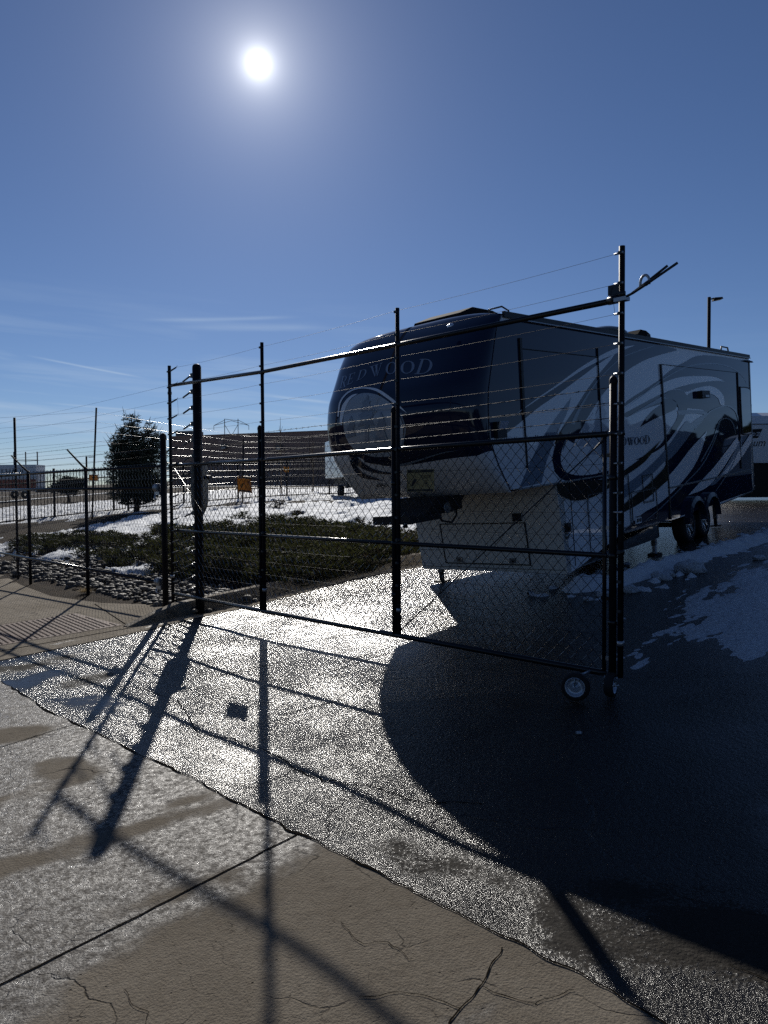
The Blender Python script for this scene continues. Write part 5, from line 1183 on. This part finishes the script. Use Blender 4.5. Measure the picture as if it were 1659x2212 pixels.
def stones():
    R = random.Random(2); mb = MB(); bm = bmesh.new(); bmesh.ops.create_icosphere(bm, subdivisions=2, radius=1); base = [V(v.co) for v in bm.verts]; F_ = [tuple(w.index for w in f.verts) for f in bm.faces]; bm.free()
    mats = [mat('river_stone_a', (.07, .062, .053), .7, bump=(30, .4, .01)), mat('river_stone_b', (.04, .037, .034), .7, bump=(30, .4, .01)), mat('river_stone_c', (.09, .079, .063), .7, bump=(30, .4, .01))]
    n = 0; tries = 0; pts = []
    while n < 1900 and tries < 30000:
        tries += 1
        tt = R.random(); x = -1.9 - 8.2 * tt + R.uniform(-1.2, 1.2); y = 10.6 + 8.0 * tt + R.uniform(-1.2, 1.2)
        d = -.673 * (x + 1.91) + .74 * (y - 10.48); e = .742 * (x + 3.28) + .67 * (y - 10.97)
        if e < .0 + .12 * nz(x, y, 0, 3) or e > 1.7 or d < .22: continue
        r = R.uniform(.025, .062) if R.random() < .85 else R.uniform(.06, .105)
        if R.random() < e / 2.2: continue
        a = R.uniform(0, 3.14); c, s = math.cos(a), math.sin(a); f = R.uniform(.6, .95); g = R.uniform(.45, .7); o = R.random() * 20; z = terr(x, y) + r * g * .5 + (.05 if R.random() < .25 else 0)
        vv = []
        for b in base:
            k = 1 + .16 * nz(b.x + o, b.y, b.z, 1.2); q = b * r * k; q = V((q.x, q.y * f, q.z * g)); vv.append((x + q.x * c - q.y * s, y + q.x * s + q.y * c, z + q.z))
        mb.add(vv, F_, mats[n % 3], True); n += 1
    o = mb.build('river_stones'); tag(o, kind='stuff', label='rounded river stones edging the planting bed beside the pavement', cat='stones')
    mb = MB(); x, y = -5.25, 12.95; z = terr(x, y) + .04
    for i in range(220):
        a = R.uniform(0, 6.28); l = R.uniform(.08, .2); b = V((x + R.gauss(0, .05), y + R.gauss(0, .05), z)); e = b + V((math.cos(a) * l, math.sin(a) * l, R.uniform(.02, .13))); s = V((-math.sin(a), math.cos(a), 0)) * .003; mb.add([b - s, b + s, e], [(0, 1, 2)], M_dry)
    tag(mb.build('grass_tuft'), 'pale dry grass tuft lying on the river stones', 'grass tuft')
# ================================================================ background
M_ware = mat('brown_tilt_up_concrete', (.30, .205, .168), .9, var=(.15, .12)); M_ware2 = mat('panel_band', (.34, .24, .20), .9); M_white = mat('white_gelcoat', (.80, .82, .84), .25, 0, .3); M_wall2 = mat('grey_white_trailer', (.45, .47, .50), .5)
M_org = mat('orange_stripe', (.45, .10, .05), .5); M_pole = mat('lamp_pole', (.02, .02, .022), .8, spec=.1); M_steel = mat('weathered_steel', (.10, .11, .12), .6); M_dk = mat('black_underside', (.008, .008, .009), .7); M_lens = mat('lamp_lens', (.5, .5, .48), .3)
def px3(px, py, Y):
    """point seen at that place of the photograph at depth Y (places the far background from image pixels)"""
    d = co.rotation_quaternion @ V((px - 829.5, 1106 - py, -1600)); return V((0, 0, EYE)) + d * (Y / d.y)
def warehouse():
    a = px3(371, 944, 118); b = px3(700, 933, 108); d = (b - a); d.z = 0; d = d.normalized(); zt = a.z; L_ = 62.0; n = V((-d.y, d.x, 0)); zg = terr(a.x, a.y) - 1.5
    t = thing('warehouse', 'long brown windowless warehouse with wall lamps behind the snow field', 'building', (a.x, a.y, zg)); T = TL((a.x, a.y, zg)); Rm = Matrix.Rotation(math.atan2(d.y, d.x), 3, 'Z')
    def bx(name, u, w, z, su, sw, sz, m, p=t): mb = MB(); c = a + d * u + n * w; mb.box((c.x, c.y, z), (su, sw, sz), m, Rm); return mb.build(name, p, T)
    bx('wall', L_ / 2, 15, (zg + zt) / 2, L_, 30, zt - zg, M_ware)
    bx('parapet_cap', L_ / 2, 15, zt + .06, L_ + .2, 30.2, .12, M_ware2)
    for k in range(1, 8): bx('pilaster', k * 7.6 + 1.6, -.05, (zg + zt) / 2 - .1, .9 if k == 1 else .25, .14, zt - zg - .3, M_ware2)
    bx('wall_band', L_ / 2, -.03, zt - 2.9, L_ - .3, .08, .10, M_ware2); bx('wall_band', L_ / 2, -.03, zt - 4.6, L_ - .3, .08, .08, M_ware2)
    for u, z in ((10.0, zt - 1.75), (19.6, zt - 2.15)): q = bx('wall_lamp', u, -.3, z, .9, .5, .7, M_steel); bx('lamp_lens', u, -.5, z - .28, .7, .25, .2, M_lens, q)
    bx('rooftop_unit', 1.2, 3, zt + .5, 3.2, 3, 1.0, M_steel)
def far_fence():
    pts = [(-26, 21.5), (-15.4, 29.6), (-11.6, 33.6), (-9.0, 35.3), (-6.0, 36.8), (-3.0, 39.2), (2, 43)]
    for k, (P, lab) in enumerate((([(-26, 21.5), (-19, 26.8), (-15.4, 29.6), (-11.6, 33.6)], 'long dark picket fence run left of the evergreen tree'), ([(-11.6, 33.6), (-9.0, 35.3), (-6.0, 36.8), (-3.0, 39.2), (2, 43)], 'dark picket fence run in front of the brown warehouse'))):
        H = 2.1 if k == 0 else 1.95; base = V((P[0][0], P[0][1], terr(*P[0]))); t = thing('picket_fence', lab, 'fence', base); T = TL(base)
        mp = MB(); mr = MB(); L_ = 0; last = -9; top = []; bot = []; posts = []
        for (ax, ay), (bx_, by) in zip(P, P[1:]):
            l = math.hypot(bx_ - ax, by - ay); n = int(l / .135)
            for i in range(n):
                q = i / n; x, y = ax + (bx_ - ax) * q, ay + (by - ay) * q; z = terr(x, y)
                mp.box((x, y, z + H / 2 + .05), (.022, .022, H - .1), M_post); top.append((x, y, z + H - .12)); bot.append((x, y, z + .15))
                if L_ + l * q - last > 2.5: posts.append((x, y, z)); last = L_ + l * q
            L_ += l
        mp.build('pickets', t, T)
        for P_ in (top, bot, [(x, y, z - .35) for x, y, z in top]): mb = MB(); mb.tube(P_[::9] + [P_[-1]], .028, M_post, 4); mb.build('rail', t, T)
        for x, y, z in posts: mb = MB(); mb.tube([(x, y, z - .05), (x, y, z + H + .06)], .05, M_post, 6); mb.build('post', t, T)
    # second line of electric wire along the picket fence
    base = V((-15.6, 29.0, terr(-15.6, 29.0))); t = thing('electric_fence', 'distant electric fence with leaning slim poles along the picket fence', 'fence', base); T = TL(base)
    poles = [(-27, 20.2), (-11.35, 29.0), (-6.6, 35.0), (-1.4, 39.4)]
    for k, (x, y) in enumerate(poles):
        z = terr(x, y); h = 4.35 - (.4 if k > 1 else 0) - (1.0 if k > 1 else 0); mb = MB(); mb.tube([(x - .09, y, z), (x + (.16 if k == 1 else 0), y, z + h)], .035, M_post, 6); mb.build('pole', t, T)
    for j in range(10):
        mb = MB(); pts_ = []
        for k, (x, y) in enumerate(poles): pts_.append((x + (.012 * (10 - j) if k == 1 else 0), y, terr(x, y) + .5 + (j + .6) * (.385 if k < 2 else .27)))
        mb.tube(pts_, .004, M_mesh, 3, cap=False); mb.build('electric_wire', t, T)
    warning_sign('warning_sign', 'small yellow sign on the far picket fence before the warehouse', 0, 0, .26, .27, 0, M_ylw2, origin=V((-4.85, 36.9, 0)) + V((0, 0, px3(610, 1014, 36.9).z)), xd=V((.9, .4, 0)).normalized(), small=True)
    p = px3(202, 1032, 30.2); warning_sign('warning_sign', 'small orange sign on the far fence left of the evergreen', 0, 0, .36, .25, 0, M_ylw2, origin=p, xd=V((.7, .7, 0)).normalized(), small=True)
def lamp(name, lab, x, y, H, r, arm, hd):
    z = terr(x, y); t = thing('street_lamp', lab, 'street lamp', (x, y, z)); mb = MB(); mb.tube([(0, 0, -.1), (0, 0, H)], r, M_pole, 10); mb.build('pole', t)
    mb = MB(); mb.tube([(0, 0, H - .12), (arm * .35, 0, H - .05)], .035, M_pole, 6); mb.build('arm', t)
    mb = MB(); a = V((arm * .3, 0, H - .08)); s = 1 if arm > 0 else -1
    mb.hexa([(a.x, -.17, a.z - .10), (a.x + arm * .7, -.15, a.z - .02), (a.x + arm * .7, .15, a.z - .02), (a.x, .17, a.z - .10), (a.x + .03 * s, -.12, a.z + .04), (a.x + arm * .66, -.1, a.z + .07), (a.x + arm * .66, .1, a.z + .07), (a.x + .03 * s, .12, a.z + .04)], M_pole)
    h = mb.build('lamp_head', t, fixn=True); mb = MB(); mb.hexa([(a.x + arm * .25, -.12, a.z - .085), (a.x + arm * .62, -.11, a.z - .04), (a.x + arm * .62, .11, a.z - .04), (a.x + arm * .25, .12, a.z - .085), (a.x + arm * .25, -.12, a.z - .07), (a.x + arm * .62, -.11, a.z - .02), (a.x + arm * .62, .11, a.z - .02), (a.x + arm * .25, .12, a.z - .07)], M_lens); mb.build('lens', h)
def pylon(name, lab, px, base_py, top_py, Y, spread, lattice):
    p = px3(px, base_py, Y); q = px3(px, top_py, Y); H = q.z - terr(p.x, Y); z = terr(p.x, Y); t = thing('power_pylon', lab, 'pylon', (p.x, Y, z)); r = .22
    for s in ((-spread, 0, spread) if not lattice else (-spread, spread)): mb = MB(); mb.tube([(s, 0, 0), (s, 0, H)], r, M_steel, 5); mb.build('pole', t)
    mb = MB()
    if lattice:
        e = spread * 2.6; h1 = H - 3.2
        for a, b in (((-e, h1 - .5), (-spread, H - .6)), ((-spread, H), (spread, H - 1)), ((spread, H - .6), (e, h1 - .5)), ((-e, h1 - .5), (0, h1 + 2.2)), ((0, h1 + 2.2), (e, h1 - .5)), ((-spread, H * .55), (spread, H * .12)), ((spread, H * .55), (-spread, H * .12)), ((-spread, H * .55), (spread, h1)), ((spread, H * .55), (-spread, h1)), ((-e, h1 - .5), (-e, h1 - 3)), ((e, h1 - .5), (e, h1 - 3))): mb.tube([(a[0], 0, a[1]), (b[0], 0, b[1])], r * .6, M_steel, 4)
    else:
        for a, b in (((-spread, H * .80), (spread, H * .80)), ((-spread, H * .35), (0, H * .05)), ((0, H * .35), (-spread, H * .05)), ((0, H * .35), (spread, H * .05)), ((spread, H * .35), (0, H * .05))): mb.tube([(a[0], 0, a[1]), (b[0], 0, b[1])], r * .6, M_steel, 4)
    mb.build('cross_arms', t)
def vehicles():
    # removals truck far left
    Y = 92; a = px3(-60, 1052, Y); b = px3(105, 1050, Y); zt = px3(20, 1004, Y).z; zg = terr(b.x, Y); zb = zg + .9
    t = thing('box_truck', 'white rental box truck with lettering and a red band far beyond the left fence', 'truck', (b.x, Y, zg)); T = TL((b.x, Y, zg)); L_ = b.x - a.x
    mb = MB(); mb.box(((a.x + b.x) / 2 - 1, Y + 1.2, (zb + zt) / 2), (L_ - 1, 2.5, zt - zb), M_white); mb.build('cargo_box', t, T)
    mb = MB(); mb.box(((a.x + b.x) / 2 - 1, Y - .09, zb + (zt - zb) * .24), (L_ - 1.05, .06, (zt - zb) * .42), M_org); mb.build('side_band', t, T)
    mb = MB(); textmesh(mb, 'U-HAUL', .95, lambda x, y: V((px3(25, 1020, Y).x + x, Y - .08, zb + (zt - zb) * .72 + y)), M_dk); mb.build('lettering', t, T)
    mb = MB(); mb.box((b.x - 1.0, Y + 1.2, zb + .1), (1.4, 2.3, .5), M_dk); mb.build('rear_bumper', t, T)
    for x in (b.x - 3, b.x - 4.3, a.x + 2): mb = MB(); mb.disc((x, Y, zg + .5), (0, -1, 0), [(.2, 0), (.5, 0), (.5, -.3), (.2, -.3)], M_rubber, 16); mb.build('wheel', t, T)
    # white trailer half hidden behind the nose of the big one
    Y = 33; a = px3(709, 1062, Y); zg = terr(a.x, Y); zt = px3(709, 941, Y).z; t = thing('utility_trailer', 'white enclosed trailer with dark underside half hidden behind the nose of the large trailer', 'trailer', (a.x, Y, zg)); T = TL((a.x, Y, zg)); W_ = 2.3; zb = px3(709, 1030, Y).z
    Rm = Matrix.Rotation(.25, 3, 'Z'); c = V((a.x + 1.25, Y + 2.6, 0))
    def P(name, dx, dy, z0, z1, sx, sy, m, p=t):
        mb = MB(); q = c + Rm @ V((dx, dy, 0)); mb.box((q.x, q.y, (z0 + z1) / 2), (sx, sy, z1 - z0), m, Rm); return mb.build(name, p, T)
    P('body', 0, 0, zb, zt, W_, 5.2, M_white); P('rear_door', .0, -2.62, zb + .05, zb + 1.0, W_ - .25, .05, M_wall2); P('bumper', 0, -2.5, zb - .48, zb - .05, W_ - .1, .5, M_dk); P('frame', 0, 0, zb - .3, zb - .02, 1.4, 5, M_dk)
    P('rear_panel', 0, -2.63, zb + 1.0, zb + 1.22, W_ - .2, .06, M_dk)
    for s in (-1.05, 1.05): mb = MB(); q = c + Rm @ V((s, -1.0, 0)); mb.disc((q.x, q.y, zg + .34), Rm @ V((1, 0, 0)), [(.15, -.1), (.34, -.1), (.34, .1), (.15, .1)], M_rubber, 16); mb.build('wheel', t, T)
    # concrete pad beneath it
    # neighbour trailer at the right edge
    Y = 23.0; a = px3(1617, 1000, Y); zg = terr(a.x, Y); z0 = a.z; z1 = px3(1640, 889, Y).z
    t = thing('travel_trailer', 'white trailer with black badge and script lettering at the right edge behind the large trailer', 'trailer', (a.x + 1, Y, zg)); T = TL((a.x + 1, Y, zg)); x0 = a.x - .6; x1 = x0 + 9.5
    mb = MB(); prof = [(Y, z0), (Y - .0, z1 - .45), (Y + .12, z1 - .12), (Y + .4, z1), (Y + 2.2, z1 + .02), (Y + 2.45, z1 - .3), (Y + 2.45, z0)]; n = len(prof)
    mb.add([(x0, y, z) for y, z in prof] + [(x1, y, z) for y, z in prof], [tuple(range(n - 1, -1, -1)), tuple(range(n, 2 * n))] + [(i, (i + 1) % n, n + (i + 1) % n, n + i) for i in range(n)], M_white, False); mb.build('body', t, T, fixn=True)
    mb = MB(); mb.box(((x0 + x1) / 2 + .2, Y + 1.22, (zg + .12 + z0) / 2), (x1 - x0 - .4, 2.3, z0 - zg - .12), M_dk); mb.build('lower_body_and_shade', t, T)  # black box: lower body run down to stand in for the shade beneath
    mb = MB(); mb.box((px3(1627, 880, Y).x, Y + 1.0, z1 + .1), (.45, .9, .36), M_wall2); mb.build('air_conditioner', t, T)
    def at(px, py): p = px3(px, py, Y); return (p.x, Y - .012, p.z)
    mb = MB(); mb.poly([at(1600, 929), at(1647, 926), at(1637, 946), at(1600, 947)], M_dk); mb.poly([(x, y - .006, z) for x, y, z in (at(1622, 935), at(1642, 933), at(1641, 937), at(1622, 937.5))], M_wall2); mb.poly([(x, y - .006, z) for x, y, z in (at(1622, 939), at(1640, 938), at(1638, 942), at(1622, 942))], M_wall2)
    mb.poly([(x, y - .012, z) for x, y, z in (at(1628, 933), at(1633, 937), at(1628, 942), at(1631, 942), at(1636, 937), at(1631, 933))], M_dk); mb.build('badge', t, T)
    mb = MB(); c0 = at(1622, 957); textmesh(mb, 'Platinum', .34, lambda x, y: V((c0[0] + x * .9 - .10, Y - .012, c0[2] + y)), M_dk, .35); mb.build('lettering', t, T)
    mb = MB(); mb.box(((x0 + x1) / 2, Y - .005, px3(1640, 916, Y).z), (x1 - x0, .02, .02), P_N); mb.build('pinstripe', t, T)
    for x in (x0 + 5.2, x0 + 6.1): mb = MB(); mb.disc((x, Y + .1, terr(x, Y) + .36), (0, -1, 0), [(.2, -.1), (.36, -.1), (.36, .1), (.2, .1)], M_rubber, 18); mb.build('wheel', t, T)
def surroundings():
    # dark tree belt to the right and behind, out of the picture but mirrored in the paint
    R = random.Random(9); mb = MB()
    def belt(P, H, dens):
        for (ax, ay), (bx_, by) in zip(P, P[1:]):
            l = math.hypot(bx_ - ax, by - ay); n = int(l * dens)
            for i in range(n):
                q = R.random(); x, y = ax + (bx_ - ax) * q + R.gauss(0, .8), ay + (by - ay) * q + R.gauss(0, .8); hh = H * (.7 + .35 * nz(x * .12, y * .12) + .12 * R.random()); z = terr(x, y) + hh * R.random() ** .8
                u = V((R.gauss(0, 1), R.gauss(0, 1), R.gauss(0, 1))).normalized(); v = u.cross(V((R.random(), R.random(), R.random()))).normalized(); s = R.uniform(.5, .9); mb.add([V((x, y, z)) + u * s, V((x, y, z)) + v * s, V((x, y, z)) - u * s, V((x, y, z)) - v * s], [(0, 1, 2, 3)], M_tree)
    belt([(33, 42), (31, 20), (27, 4), (18, -14)], 5.4, 34); belt([(-24, 4), (-26, -8), (-16, -24)], 4.6, 22); belt([(-16, -24), (0, -30), (18, -24)], 5, 10)
    o = mb.build('tree_belt'); tag(o, kind='stuff', label='dark belt of trees around the lot, mirrored in the trailer paint', cat='trees')
junipers(); evergreen(); far_bush(); stones(); warehouse(); far_fence(); vehicles(); surroundings()
p = px3(1531, 754, 36); lamp('street_lamp', 'tall black single-head street lamp rising behind the rear of the large trailer', p.x, 36, px3(1531, 642, 36).z - terr(p.x, 36), .08, .62, 0)
p = px3(187, 1010, 120); lamp('street_lamp', 'tiny distant street lamp between the angled fence arm and the evergreen', p.x, 120, px3(187, 986, 120).z - terr(p.x, 120), .14, 1.4, 0)
pylon('p', 'three-legged power pylon far away above the rental truck', 56, 1018, 976, 260, 4.1, False)
pylon('p', 'lattice-topped power pylon above the roofline of the brown warehouse', 500, 945, 905, 420, 3.8, True)
